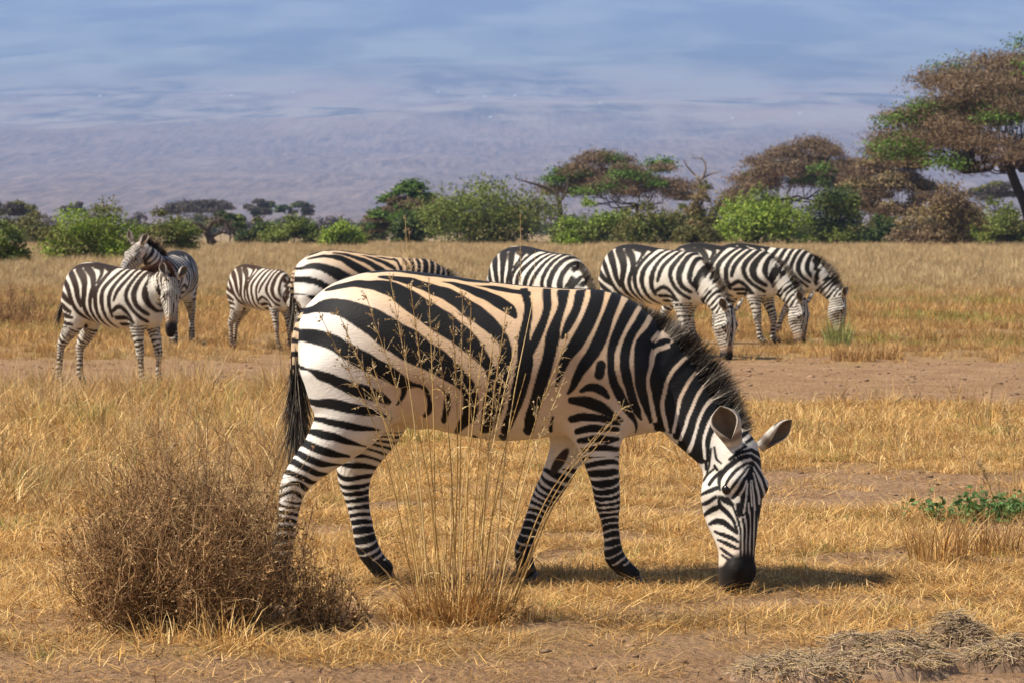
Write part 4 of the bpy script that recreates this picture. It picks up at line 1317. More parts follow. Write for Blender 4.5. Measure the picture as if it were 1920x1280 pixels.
for i, (a, b_, t, base, D, pal, lab) in enumerate([
        (440, 520, 408, 458, 300, OLIVE, 'olive bush with dry base right of the dead tree'),
        (496, 604, 402, 458, 280, GREEN, 'dark green low bush beside the yellow-green one'),
        (590, 690, 412, 462, 260, BRIGHT, 'yellow-green bush with bent dry grass on top'),
        (668, 740, 418, 456, 340, OLIVE, 'small olive bush left of the rounded acacia')]):
    bush('bush', lab, a, b_, t, base, D, pal, n=3000, seed=60 + i, pal2=DARKG)
# centre
acacia('acacia_tree', 'rounded dense acacia with green sides and brown top', 694, 848, 352, 450, 765, 330, BROWN_T, ACG, .6, n=7500, pads=34, seed=48, canopy=.75, dome=.75, padscale=1.3)
acacia('acacia_tree', 'wide acacia with green layers above the central bushes', 1010, 1312, 288, 455, 1195, 350, BROWN_T, ACG, .42, n=11000, pads=54, seed=49, canopy=.5, dome=.75)
dead_tree('dead_tree', 'bleached bare tree at the edge of the wide acacia', (1290, 440), 352,
          [([(1282, 446), (1300, 400), (1312, 360), (1306, 330)], .30, .10), ([(1308, 350), (1322, 322), (1318, 300), (1296, 296)], .16, .04), ([(1312, 338), (1334, 326), (1352, 322)], .14, .03), ([(1304, 330), (1288, 312), (1282, 300)], .12, .03)], .2, 9, (.26, .20, .16))
dead_tree('dead_tree', 'bare dark snag with one long branch reaching over the big bush', (1050, 440), 300,
          [([(1052, 446), (1050, 400), (1046, 372), (1036, 358), (1010, 348), (990, 342), (966, 336)], .32, .04), ([(1048, 380), (1062, 360), (1066, 334)], .16, .06)], .2, 10, (.085, .065, .05))
bush('bush', 'tall mid-green bush with leafy top under the long bare branch', 782, 1062, 328, 464, 290, GREEN, n=11500, seed=70, lobes=30, pal2=OLIVE, tall=.62)
bush('bush', 'green bush below the wide acacia', 1036, 1180, 372, 462, 280, GREEN, n=5200, seed=71, pal2=BRIGHT)
bush('bush', 'olive green bush joining the central thicket', 1140, 1286, 378, 462, 270, OLIVE, n=5200, seed=72, pal2=GREEN)
bush('bush', 'small bright sprig bush in front of the thicket', 1046, 1096, 432, 468, 255, BRIGHT, n=1300, seed=73)
for i, (a, b_, t, base, D, pal, lab) in enumerate([
        (728, 812, 398, 458, 300, DARKG, 'dark bush under the rounded dense acacia'),
        (1120, 1216, 392, 460, 315, DARKG, 'dark bush in the shade of the wide acacia'),
        (1236, 1330, 384, 460, 310, GREEN, 'mid-green bush under the bleached bare tree'),
        (1268, 1345, 405, 464, 262, OLIVE, 'small olive bush before the olive-brown one'),
        (1586, 1690, 402, 460, 296, DARKG, 'dark low bush at the trunk of the drooping acacia'),
        (1826, 1950, 402, 452, 285, GREEN, 'low green bush in front of the huge acacia trunk')]):
    bush('bush', lab, a, b_, t, base, D, pal, n=3400, seed=160 + i, pal2=OLIVE)
# right
acacia('acacia_tree', 'brown feathery acacia behind the bright green thicket', 1366, 1640, 262, 452, 1478, 390, BROWN_T, ACG, .2, n=11000, pads=54, seed=50, canopy=.55, dome=.8)
acacia('acacia_tree', 'drooping brown acacia with dark trunk under the huge one', 1556, 1798, 272, 452, 1650, 310, BROWN_T, DRYB, .18, n=11000, pads=52, seed=55, canopy=.62, dome=.9, skirt=.12)
bush('bush', 'olive-brown bush left of the bright green thicket', 1276, 1392, 342, 462, 300, OLIVE, n=4600, seed=74, pal2=DRYB)
bush('bush', 'bright green rounded bush under the brown feathery acacia', 1330, 1512, 350, 464, 275, BRIGHT, n=7600, seed=75, lobes=22, pal2=GREEN)
bush('bush', 'dark green bush beside the bright rounded one', 1484, 1632, 333, 462, 280, GREEN, n=6400, seed=76, lobes=20, pal2=DARKG)
bush('bush', 'dry brown tangled bush with drooping twigs', 1674, 1848, 342, 452, 270, DRYB, n=7200, seed=77, lobes=20, pal2=BROWN_T)
bush('bush', 'green bush by the trunk of the huge acacia', 1812, 1935, 372, 446, 300, GREEN, n=4600, seed=78, pal2=BRIGHT)
bush('bush', 'small grey-green bush filling the gap under the drooping acacia', 1600, 1692, 396, 458, 320, OLIVE, n=2600, seed=79)
big = acacia('acacia_tree', 'huge green and brown umbrella acacia towering at the right', 1626, 2230, 78, 440, 1952, 255, BROWN_T, ACG, .38, n=46000, pads=130, seed=56, canopy=.56, dome=.86, trunk_r=.42, fork=.43, lean=-6.5, size=.24, bark=(.05, .036, .028), padscale=.85)

# tiny pale houses far up the slope
M_WALL, nt, b = new_mat('limewash')
nn = N(nt, 'ShaderNodeTexNoise', Scale=.8); nt.links.new(ramp(nt, nn.outputs[0], [(.3, (.62, .60, .56)), (.7, (.82, .80, .76))]), b.inputs['Base Color'])
def mount_at(px, py):
    d = np.geomspace(3000, 22000, 1500); x = (px - 960) / FPX * d
    z = mount_z(x[None], d[None])[0]
    k = np.argmax((z - EYE) / d * FPX > (HOR - py))
    return x[k], d[k], z[k]
for i, (px, py) in enumerate([(434, 181), (822, 175), (910, 183), (966, 181), (1126, 195), (920, 222), (550, 176), (188, 182), (1500, 216), (1374, 224)]):
    x, d, z = mount_at(px, py)
    w_, h_ = d * 3.2 / FPX, d * 2.0 / FPX
    V = [[-w_, -h_, -6], [w_, -h_, -6], [w_, h_, -6], [-w_, h_, -6], [-w_, -h_, h_], [w_, -h_, h_], [w_, h_, h_], [-w_, h_, h_], [-w_, 0, h_ * 1.6], [w_, 0, h_ * 1.6]]
    root = empty('house', (x, d, z)); tag(root, 'tiny pale house on the hazy mountain slope', 'house', 'tiny pale houses far up the slope')
    mesh_np('wall', V, [np.array([[0, 1, 5, 4], [1, 2, 6, 5], [2, 3, 7, 6], [3, 0, 4, 7]]), np.array([[4, 7, 8], [5, 9, 6]])], M_WALL, root, smooth=False)
    mesh_np('roof', np.array(V)[4:] + [0, 0, .15], np.array([[0, 1, 5, 4], [2, 3, 4, 5]]), M_WALL, root, smooth=False)

# ------------------------------------------------------------------ grass cover
STRAW = [(.66, .385, .115), (.76, .49, .18), (.52, .28, .08), (.82, .58, .26), (.36, .19, .062)]
PALE_S = [(.52, .375, .19), (.62, .46, .25), (.42, .29, .14), (.50, .34, .155)]
GREENS = [(.28, .29, .07), (.36, .34, .09), (.20, .24, .05), (.45, .38, .12)]
RUST = [(.36, .20, .075), (.44, .26, .10), (.28, .155, .06), (.50, .32, .13)]

def blades(mb, n, rng, spread, h, bend, width, pal, seg=3, lean=(0, 0), flat=False, base_z=0.0, wild=.45):
    a = rng.uniform(0, 2 * math.pi, n); r = spread * np.sqrt(rng.random(n))
    root = np.stack([np.cos(a) * r, np.sin(a) * r, np.full(n, base_z)], 1)
    hh = h * rng.uniform(.45, 1.15, n)
    az = a + rng.normal(0, .9, n)
    out = np.stack([np.cos(az), np.sin(az), np.zeros(n)], 1)
    tilt = rng.uniform(.05, wild, n) if not flat else rng.uniform(1.15, 1.52, n)
    side = np.stack([-np.sin(az), np.cos(az), np.zeros(n)], 1)
    tw = rng.uniform(-.9, .9, n)[:, None]
    side = unit(side + out * tw)
    bd = bend * rng.uniform(.3, 1.6, n)
    L = []; C = []
    col = pick_cols(rng, n, pal, .2)
    p = root.copy(); th = tilt.copy()
    for k in range(seg + 1):
        t = k / seg
        w = width * rng.uniform(.85, 1.1, n) * (1 - t ** 1.6 * .88)
        L += [p - side * w[:, None] / 2, p + side * w[:, None] / 2]
        C += [col, col]
        st = hh / seg
        p = p + (out * np.sin(th)[:, None] + np.array([0, 0, 1]) * np.cos(th)[:, None]) * st[:, None] + np.array([lean[0], lean[1], 0]) * (st * t)[:, None]
        if flat: p[:, 2] = np.maximum(p[:, 2], .003)
        th = np.minimum(th + bd / seg, 2.3)
    V = np.stack(L, 1).reshape(-1, 3); Cc = np.stack(C, 1).reshape(-1, 3)
    m = 2 * (seg + 1); base = np.arange(n)[:, None] * m
    Q = np.concatenate([np.stack([base + 2 * k, base + 2 * k + 1, base + 2 * k + 3, base + 2 * k + 2], -1).reshape(-1, 4) for k in range(seg)])
    mb.add(V, Q, None, Cc)

def proto_set(tagname, specs, seed):
    c = bpy.data.collections.new('proto_' + tagname)
    rng = np.random.default_rng(seed)
    for i, sp in enumerate(specs):
        mb = MB()
        for kw in sp: blades(mb, rng=rng, **kw)
        o = mb.build('%s_%02d' % (tagname, i), M_STRAW, None, False, link=False)
        c.objects.link(o)
    return c

def scatter(name, coll, P, rot, scale, idx, label=None, cat=None):
    me = bpy.data.meshes.new(name)
    me.vertices.add(len(P)); me.vertices.foreach_set('co', np.asarray(P, np.float32).ravel())
    for nm, ty, arr, key in (('rot', 'FLOAT_VECTOR', rot, 'vector'), ('scl', 'FLOAT_VECTOR', scale, 'vector')):
        at = me.attributes.new(nm, ty, 'POINT'); at.data.foreach_set(key, np.asarray(arr, np.float32).ravel())
    at = me.attributes.new('pick', 'INT', 'POINT'); at.data.foreach_set('value', np.asarray(idx, np.int32))
    o = bpy.data.objects.new(name, me); COL.objects.link(o)
    ng = bpy.data.node_groups.new(name + '_nodes', 'GeometryNodeTree')
    ng.interface.new_socket('Geometry', in_out='INPUT', socket_type='NodeSocketGeometry')
    ng.interface.new_socket('Geometry', in_out='OUTPUT', socket_type='NodeSocketGeometry')
    gi = ng.nodes.new('NodeGroupInput'); go = ng.nodes.new('NodeGroupOutput')
    ip = ng.nodes.new('GeometryNodeInstanceOnPoints'); ci = ng.nodes.new('GeometryNodeCollectionInfo')
    ci.inputs['Collection'].default_value = coll
    ci.inputs['Separate Children'].default_value = True; ci.inputs['Reset Children'].default_value = True
    ip.inputs['Pick Instance'].default_value = True
    mp_ = ng.nodes.new('GeometryNodeMeshToPoints')
    ng.links.new(gi.outputs[0], mp_.inputs[0]); ng.links.new(mp_.outputs[0], ip.inputs['Points'])
    ng.links.new(ci.outputs[0], ip.inputs['Instance'])
    for nm, ty, sock in (('rot', 'FLOAT_VECTOR', 'Rotation'), ('scl', 'FLOAT_VECTOR', 'Scale'), ('pick', 'INT', 'Instance Index')):
        na = ng.nodes.new('GeometryNodeInputNamedAttribute'); na.data_type = ty
        na.inputs['Name'].default_value = nm
        ng.links.new(na.outputs[0], ip.inputs[sock])
    ng.links.new(ip.outputs[0], go.inputs[0])
    md = o.modifiers.new('scatter', 'NODES'); md.node_group = ng
    tag(o, label, cat, kind='stuff')
    return o

def spots(n, y0, y1, rng, margin=.5, widen=.165, power=1.0):
    """random ground points inside the wedge the photograph looks over"""
    Y = (y0 ** 2 + (y1 ** 2 - y0 ** 2) * rng.random(n)) ** .5 if power == 1.0 else y0 * (y1 / y0) ** rng.random(n)
    X = rng.uniform(-1, 1, n) * (widen * Y + margin)
    return X, Y

def lay(name, coll, X, Y, sc, rng, nvar, label, cat, tilt=.12, zs=1.0, patch=None):
    Z = ground_z(X[None], Y[None])[0] - .004
    n = len(X)
    rot = np.stack([rng.normal(0, tilt, n), rng.normal(0, tilt, n), rng.uniform(0, 6.28, n)], 1)
    s3 = np.stack([sc, sc, sc * zs], 1)
    idx = rng.integers(0, nvar, n)
    if patch:      # kinds of grass grow in patches
        q = snoise(np.stack([X, Y], 1), patch, 55, 3) * .62 + .5 + rng.normal(0, .17, n)
        idx = np.clip((q * nvar).astype(int), 0, nvar - 1)
    return scatter(name, coll, np.stack([X, Y, Z], 1), rot, s3, idx, label, cat)

rng = np.random.default_rng(77)
# straw litter lying on the soil
c_mat = proto_set('litter', [[dict(n=40, spread=.17, h=.12, bend=.3, width=.0036, pal=STRAW + RUST[:2], flat=True, seg=2, base_z=.008),
                              dict(n=8, spread=.16, h=.05, bend=.8, width=.004, pal=STRAW, seg=2)] for _ in range(6)], 1)
X, Y = spots(22000, 10.3, 28, rng)
sm = soil_mask(X[None], Y[None])[0]
keep = rng.random(len(X)) < np.clip(1.0 - sm * 1.15, .05, 1)
X, Y = X[keep], Y[keep]
lay('straw_litter', c_mat, X, Y, rng.uniform(.6, 1.3, len(X)), rng, 6, 'flattened golden straw lying over the soil', 'straw', .06)

# short cropped tufts
c_short = proto_set('short', [[dict(n=30, spread=.06, h=.085, bend=1.6, width=.0042, pal=STRAW, wild=1.1)] for _ in range(5)] +
                    [[dict(n=30, spread=.07, h=.13, bend=1.8, width=.0042, pal=STRAW + RUST, wild=1.2)] for _ in range(3)] +
                    [[dict(n=20, spread=.06, h=.07, bend=1.4, width=.0042, pal=GREENS, wild=.9), dict(n=12, spread=.06, h=.1, bend=1.4, width=.004, pal=STRAW, wild=1.1)] for _ in range(2)], 2)
X, Y = spots(26000, 10.3, 28, rng)
sm = soil_mask(X[None], Y[None])[0]
P2 = np.stack([X, Y], 1)
dens = np.clip(.62 - sm * .95 + snoise(P2, .9, 91, 3) * .55, .02, 1) * np.clip(.45 + (Y - 11) / 9, .4, 1)
keep = rng.random(len(X)) < dens
X, Y = X[keep], Y[keep]
mz = (np.hypot((X - .95) / .26, (Y - 13.5) / .5) > 1) & (np.hypot((X - .5) / .12, (Y - 13.8) / .3) > 1)
X, Y = X[mz], Y[mz]
left = np.clip((-X - .1 * Y + .2) / 1.2, 0, 1) * np.clip((Y - 14.5) / 3, 0, 1)
sc = rng.uniform(.45, 1.25, len(X)) * (1 + .9 * left + .25 * np.clip((Y - 20) / 4, 0, 1)) * np.clip(.62 + (Y - 12) / 14, .6, 1)
lay('short_grass', c_short, X, Y, sc, rng, 10, 'short golden cropped grass around the zebras', 'grass', patch=.6)

# knee-high golden grass on the left and behind
c_mid = proto_set('mid', [[dict(n=44, spread=.10, h=.27, bend=1.4, width=.005, pal=STRAW + RUST, wild=1.0), dict(n=10, spread=.1, h=.36, bend=.6, width=.003, pal=PALE_S)] for _ in range(5)] +
                  [[dict(n=40, spread=.12, h=.24, bend=1.4, width=.0045, pal=RUST + STRAW)] for _ in range(2)] +
                  [[dict(n=44, spread=.12, h=.24, bend=1.1, width=.005, pal=GREENS + STRAW)]], 3)
X, Y = spots(9000, 14.8, 31.5, rng, .4)
sm = soil_mask(X[None], Y[None])[0]
left = np.clip((-X - .055 * Y + .35) / .9, 0, 1) * np.clip((Y - 14.8) / 4, 0, 1)
P2 = np.stack([X, Y], 1)
dens = np.clip(left * .62 * (1 - sm) + .03 * (1 - sm) * (Y > 20), 0, 1) * np.clip(.7 + snoise(P2, .5, 92, 2) * .5 + snoise(P2, 1.6, 95, 2) * .6, .06, 1.3)
keep = rng.random(len(X)) < dens
X, Y = X[keep], Y[keep]
lay('golden_grass', c_mid, X, Y, np.clip(rng.lognormal(-.35, .38, len(X)), .3, 1.5), rng, 8, 'golden grass growing left of the big zebra', 'grass', patch=.35)

# beyond the track: cropped golden grass, then the tall pale field
c_far = proto_set('field', [[dict(n=50, spread=.22, h=.26, bend=1.3, width=.010, pal=STRAW + RUST, wild=.8)] for _ in range(4)] +
                  [[dict(n=50, spread=.25, h=.26, bend=1.5, width=.011, pal=RUST, wild=.9)] for _ in range(3)] +
                  [[dict(n=50, spread=.25, h=.22, bend=1.3, width=.011, pal=GREENS + STRAW)]], 4)
X, Y = spots(26000, 26, 78, rng, 1.0)
sm = soil_mask(X[None], Y[None])[0]
P2 = np.stack([X, Y], 1)
pn = snoise(P2, .16, 93, 3)
dens = np.clip((1.0 - sm * 1.25) * (.55 + pn * .55), .012, 1) * np.clip((Y - 26) / 12, .12, 1)
keep = rng.random(len(X)) < dens
X, Y, pn = X[keep], Y[keep], pn[keep]
sc = rng.uniform(.45, 1.0, len(X)) * np.clip(.5 + (Y - 36) / 40, .45, 1.15)
lay('field_grass', c_far, X, Y, sc, rng, 8, 'rough golden grass beyond the bare track', 'grass', patch=.12)

c_tall = proto_set('tall', [[dict(n=40, spread=.45, h=.52, bend=.7, width=.020, pal=PALE_S, wild=.6), dict(n=34, spread=.5, h=.36, bend=1.1, width=.022, pal=PALE_S + RUST, wild=.8)] for _ in range(5)], 5)
X, Y = spots(30000, 62, 330, rng, 3.0, power=2.0)
P2 = np.stack([X, Y], 1)
dens = np.clip((Y - 60) / 22, 0, 1) * np.clip(.8 + snoise(P2, .05, 94, 2) * .5, .25, 1)
keep = rng.random(len(X)) < dens
X, Y = X[keep], Y[keep]
sc = rng.uniform(.45, 1.1, len(X)) * np.clip(.5 + (Y - 60) / 160, .5, 1.1)
lay('tall_grass', c_tall, X, Y, sc, rng, 5, 'tall pale dry grass in front of the bushes', 'grass', .08)

# ------------------------------------------------------------------ clods, mounds and single plants
def lump(rng, r, flat=.6, sub=1):
    bm = bmesh.new(); bmesh.ops.create_icosphere(bm, subdivisions=sub, radius=1)
    V = np.array([v.co[:] for v in bm.verts]); F = np.array([[v.index for v in f.verts] for f in bm.faces]); bm.free()
    V = V * (1 + snoise(V + rng.uniform(0, 9, 3), .5, int(rng.integers(1e6)), 2)[:, None] * .35)
    return V * r * [rng.uniform(.7, 1.4), rng.uniform(.7, 1.3), flat], F
mb = MB()
X, Y = spots(5200, 10.5, 40, rng)
sm = soil_mask(X[None], Y[None])[0]
keep = rng.random(len(X)) < np.clip(sm * 1.3 - .35, 0, 1) * .55
X, Y = X[keep], Y[keep]
Z = ground_z(X[None], Y[None])[0]
for x, y_, z in zip(X, Y, Z):
    r = rng.uniform(.006, .02) * (1 if rng.random() < .9 else 1.6) * (1 + (y_ > 25) * .25)
    V, F = lump(rng, r, .42)
    mb.add(V + [x, y_, z + r * .1], None, F, np.array([.27, .17, .105]) * rng.uniform(.5, 1.3))
tag(mb.build('soil_clods', M_BARK, None, False), 'small dark clods scattered on the bare soil', 'clods', kind='stuff')

def twig_bush(name, label, px, py, D, w, h, n, pal, seed, bits=3, curl=.25, r0=.0032, cat='shrub'):
    """dry shrub: hundreds of thin wiry stems forking upward, with shrivelled leaf bits"""
    rng = np.random.default_rng(seed)
    p0 = W(px, py, D); p0[2] = float(ground_z(np.array([[p0[0]]]), np.array([[D]]))[0, 0])
    root = empty(name, p0); tag(root, label, cat)
    st = MB(); tw = MB(); bt = MB()
    k1, k2 = rng.uniform(0, 6.28, 2)
    for i in range(n):
        a = rng.uniform(0, 6.283); rr = rng.random() ** .55
        edge = 1 + .28 * math.sin(2 * a + k1) + .18 * math.sin(5 * a + k2)
        b0 = np.array([math.cos(a) * rr * w * .36 * edge, math.sin(a) * rr * w * .36, -.01])
        hh = h * rng.beta(2.2, 2.0) * 1.25 * (1 - .5 * rr ** 2.5) + .04
        top = np.array([math.cos(a) * rr * w * rng.uniform(.38, .62) * edge, math.sin(a) * rr * w * rng.uniform(.38, .6), hh]) + rng.normal(0, .03, 3)
        mid = (b0 + top) / 2 + np.array([math.cos(a), math.sin(a), -.1]) * rr * w * .05 + rng.normal(0, .025, 3)
        P = catmull(np.array([b0, mid, top]), 4)
        c = pick_cols(rng, 1, pal)[0]
        cols = c * 1.25
        tube(st, P, np.linspace(r0, r0 * .3, len(P)), 3, cols, cap=False)
        for k in range(2, len(P)):
            for q in range(3):
                d = unit(np.array([0, 0, .75]) + unit(top - b0) * .4 + rng.normal(size=3) * .62)
                L = h * rng.uniform(.06, .26)
                e = np.array([P[k], P[k] + d * L * .5 + rng.normal(0, L * curl * .5, 3), P[k] + d * L + rng.normal(0, L * curl, 3)])
                cc = pick_cols(rng, 1, pal)[0] * rng.uniform(1.0, 2.3)
                tube(tw, e, [r0 * .5, r0 * .4, r0 * .2], 3, cc, cap=False)
                if bits and rng.random() < 1.1 - P[k][2] / h:
                    t = rng.random(bits)[:, None]
                    Q = e[0] * (1 - t) + e[2] * t + rng.normal(0, .006, (bits, 3))
                    leaf_cards(bt, Q, unit(rng.normal(size=(bits, 3))), .016, pick_cols(rng, bits, pal) * 1.6, rng, .35)
    st.build('stems', M_TWIG, root, False); tw.build('twigs', M_TWIG, root, False)
    if bits: bt.build('dry_leaves', M_TWIG, root, False)
    for ch in root.children: ch['kind'] = 'stuff'
    return root
STRAW_AT = []
SHR = [(.15, .082, .036), (.22, .125, .056), (.29, .175, .08), (.11, .06, .028), (.38, .25, .12)]
twig_bush('dry_shrub', 'large brown wiry dry shrub by the hind hoof of the big zebra', 345, 1185, GD(1180), .92, .60, 340, SHR, 5, bits=3, r0=.0028, curl=.4)
tuft_seed = np.random.default_rng(501)
for i, (px, py, sp_, h_) in enumerate([(215, 1178, .10, .20), (300, 1215, .09, .15), (430, 1222, .10, .16), (500, 1190, .08, .14), (150, 1130, .12, .22), (250, 1010, .16, .28), (420, 1215, .12, .2)]):
    STRAW_AT.append((px, py, sp_, h_))
twig_bush('dry_shrub', 'little dark twiggy shrub between the big shrub and the tall grass', 605, 1190, GD(1188), .24, .22, 46, SHR, 6, bits=2)
twig_bush('dry_shrub', 'loose greyish dry stems standing behind the large brown shrub', 380, 1000, GD(1040), .95, .50, 70, [(.34, .24, .13), (.42, .31, .17), (.27, .18, .10)], 7, bits=1, r0=.0022)
twig_bush('dry_shrub', 'brown brittle shrub at the left edge of the field', 15, 596, GD(610), 1.4, .55, 90, [(.22, .13, .06), (.28, .17, .08), (.17, .10, .05)], 8, bits=2, r0=.008)

def stalk_clump(name, label, px, py, D, spread, specs, seed, tuft=None, pal=STRAW, cat='grass clump'):
    """specs: list of (tip px, tip py, has_head, base offset px)"""
    rng = np.random.default_rng(seed)
    p0 = W(px, py, D); p0[2] = float(ground_z(np.array([[p0[0]]]), np.array([[D]]))[0, 0])
    root = empty(name, p0); tag(root, label, cat)
    heads = MB(); leaves = MB()
    SP = [(.66, .44, .16), (.76, .55, .25), (.56, .35, .12), (.46, .28, .10)]
    for tx, ty, hd, bo in specs:
        tip = W(tx, ty, D) - p0; tip[1] = rng.normal(0, spread * .8)
        b0 = np.array([bo / FPX * D, rng.normal(0, spread * .5), -.01])
        mid = b0 * .45 + tip * .55; mid[2] += .04 * tip[2]; mid[0] -= (tip[0] - b0[0]) * .12
        P = catmull(np.array([b0, mid + rng.normal(0, .008, 3), tip]), 7)
        st = MB()
        L = np.linalg.norm(tip - b0)
        tube(st, P, np.linspace(.0034, .0013, len(P)), 4, pick_cols(rng, 1, SP)[0], cap=False)
        st.build('stem', M_STALK, root)
        # a dry blade or two on the way up
        for q in range(2):
            k = rng.integers(3, len(P) - 4); d = unit(np.array([rng.normal(), rng.normal(), .9])); l = rng.uniform(.08, .2)
            t = np.linspace(0, 1, 5)[:, None]
            C = P[k] + d * l * t + np.array([0, 0, -1]) * (t ** 2) * l * .6
            s_ = unit(np.cross(d, rng.normal(size=3))) * .0022
            V = np.concatenate([C - s_ * (1 - t * .8), C + s_ * (1 - t * .8)])
            leaves.add(V, np.array([[i, i + 1, 6 + i, 5 + i] for i in range(4)]), None, pick_cols(rng, 1, SP)[0])
        if hd:
            n0 = int(len(P) * .66)
            for k in range(n0, len(P)):
                for q in range(6):
                    tdir = unit(P[min(k + 1, len(P) - 1)] - P[k - 1])
                    d = unit(tdir * 1.25 + rng.normal(size=3) * .55); l = rng.uniform(.03, .085) * (1.25 - (k - n0) / (len(P) - n0) * .8)
                    e = np.array([P[k], P[k] + d * l * .55, P[k] + d * l + np.array([0, 0, -.006])])
                    cc = pick_cols(rng, 1, PALE_S)[0]
                    tube(heads, e, [.0010, .0008, .0005], 3, cc, cap=False)
                    m = 4; t = rng.uniform(.3, 1, m)[:, None]
                    leaf_cards(heads, e[0] * (1 - t) + e[2] * t, unit(rng.normal(size=(m, 3))), .012, pick_cols(rng, m, PALE_S), rng, .4)
    if heads.n: heads.build('seed_heads', M_STALK, root, False)['kind'] = 'stuff'
    if leaves.n: leaves.build('dry_leaves', M_STALK, root, False)['kind'] = 'stuff'
    if tuft:
        mb = MB()
        for kw in tuft: blades(mb, rng=rng, **kw)
        mb.build('blades', M_STALK, root, False)['kind'] = 'stuff'
    return root
D0 = GD(1176)
tall = [(735, 528, 1, -50), (772, 545, 1, -30), (802, 540, 1, -40), (866, 560, 1, 0), (884, 575, 1, 12), (948, 590, 1, 40), (968, 640, 1, 30), (925, 640, 1, 20), (905, 650, 1, 0), (850, 600, 1, -10),
        (640, 590, 1, -60), (606, 600, 1, -70), (655, 640, 1, -45), (690, 560, 1, -40), (760, 700, 0, -20), (820, 620, 1, 0), (1000, 560, 0, 60), (940, 720, 1, 30), (986, 700, 0, 40),
        (700, 690, 1, -60), (745, 800, 0, -70), (790, 780, 0, -30), (1060, 640, 1, 60), (1052, 720, 1, 66), (1165, 765, 1, 90), (1150, 800, 0, 96), (1100, 860, 0, 88), (1140, 790, 0, 80),
        (880, 800, 0, 6), (850, 840, 0, -6), (905, 850, 0, 24), (955, 860, 0, 40), (840, 900, 0, -30), (780, 900, 0, -60), (1000, 900, 0, 60), (820, 860, 0, -20)]
stalk_clump('tall_grass_clump', 'tall dry grass clump with feathery heads in front of the big zebra', 858, 1176, D0, .10, tall, 15,
            tuft=[dict(n=420, spread=.18, h=.26, bend=1.2, width=.0055, pal=STRAW + RUST, wild=.9), dict(n=80, spread=.2, h=.42, bend=.5, width=.005, pal=STRAW + RUST, wild=.7), dict(n=380, spread=.30, h=.17, bend=1.6, width=.005, pal=STRAW + RUST, wild=1.0)])
stalk_clump('tall_grass_clump', 'single tall feathery stalk rising behind the back of the big zebra', 770, 820, GD(820), .05, [(760, 412, 1, 0), (768, 440, 1, 10), (752, 455, 1, -6)], 16)
stalk_clump('tall_grass_clump', 'thin tall stalks behind the withers of the big zebra', 978, 820, GD(820), .05, [(976, 410, 1, 0), (1004, 470, 0, 10)], 17)
stalk_clump('tall_grass_clump', 'sparse straw stalks beside the green herb patch', 1902, 965, GD(965), .06, [(1882, 762, 1, 0), (1914, 830, 0, 6), (1860, 850, 0, -20), (1835, 870, 1, -30), (1925, 790, 1, 20)], 18,
            tuft=[dict(n=40, spread=.10, h=.16, bend=.9, width=.004, pal=STRAW)])
stalk_clump('tall_grass_clump', 'few bent straw stems standing on the track edge', 1620, 790, GD(790), .06, [(1600, 700, 0, -10), (1632, 705, 0, 4), (1690, 745, 1, 20), (1642, 730, 1, 10)], 19,
            tuft=[dict(n=60, spread=.2, h=.15, bend=.9, width=.005, pal=STRAW)])
stalk_clump('tall_grass_clump', 'leaning straw stalks left of the small foal', 290, 740, GD(745), .12, [(330, 640, 0, 20), (312, 655, 1, 6), (360, 640, 1, 30), (250, 668, 0, -10), (410, 650, 1, 70), (280, 690, 0, 0)], 20,
            tuft=[dict(n=70, spread=.3, h=.22, bend=.7, width=.006, pal=STRAW)])

def tuft_plant(name, label, px, py, specs, seed, cat='grass clump'):
    rng = np.random.default_rng(seed); D = GD(py)
    p0 = W(px, py, D); p0[2] = float(ground_z(np.array([[p0[0]]]), np.array([[D]]))[0, 0]) - .004
    mb = MB()
    for kw in specs: blades(mb, rng=rng, **kw)
    o = mb.build(name, M_STALK, None, False); o.location = p0
    tag(o, label, cat)
    return o
for i, (px, py, sp_, h_) in enumerate(STRAW_AT):
    o = tuft_plant('straw_tuft', 'loose golden straw tuft at the foot of the large brown shrub', px, py, [dict(n=90, spread=sp_, h=h_, bend=1.0, width=.0042, pal=STRAW, wild=1.0)], 510 + i)
    o['group'] = 'straw tufts around the large brown shrub'
GT = [(.20, .26, .07), (.28, .33, .10), (.36, .36, .13), (.42, .38, .16)]
tuft_plant('grass_tuft', 'upright green tuft at the muzzle of the rearmost grazing zebra', 1570, 652, [dict(n=170, spread=.16, h=.42, bend=.5, width=.010, pal=GT)], 31)
BRC = 'rusty clumps on the far side of the track'
for i, (px, py, s_) in enumerate([(1600, 676, .9), (1648, 672, 1.0), (1610, 600, 1.2), (1660, 570, 1.3), (1540, 560, 1.2), (1480, 640, .8), (1730, 560, 1.1), (1420, 620, .9)]):
    o = tuft_plant('grass_clump', 'low rusty-brown grass clump near the grazing three', px, py, [dict(n=230, spread=.30 * s_, h=.26 * s_, bend=1.5, width=.008, pal=RUST), dict(n=60, spread=.3 * s_, h=.2, bend=1.3, width=.008, pal=STRAW)], 40 + i)
    o['group'] = BRC
for i, (px, py, s_) in enumerate([(30, 640, 1.0), (95, 660, .8), (60, 600, 1.2), (400, 600, .9), (180, 640, .8), (420, 650, .7)]):
    o = tuft_plant('grass_clump', 'low golden-brown grass clump near the young zebra', px, py, [dict(n=210, spread=.3 * s_, h=.26 * s_, bend=1.3, width=.008, pal=RUST + STRAW)], 60 + i)
    o['group'] = 'golden-brown clumps near the young zebra'
tuft_plant('grass_tuft', 'yellow-green soft tuft in the golden grass near the young zebra', 165, 800, [dict(n=260, spread=.20, h=.26, bend=1.2, width=.005, pal=GREENS)], 71)
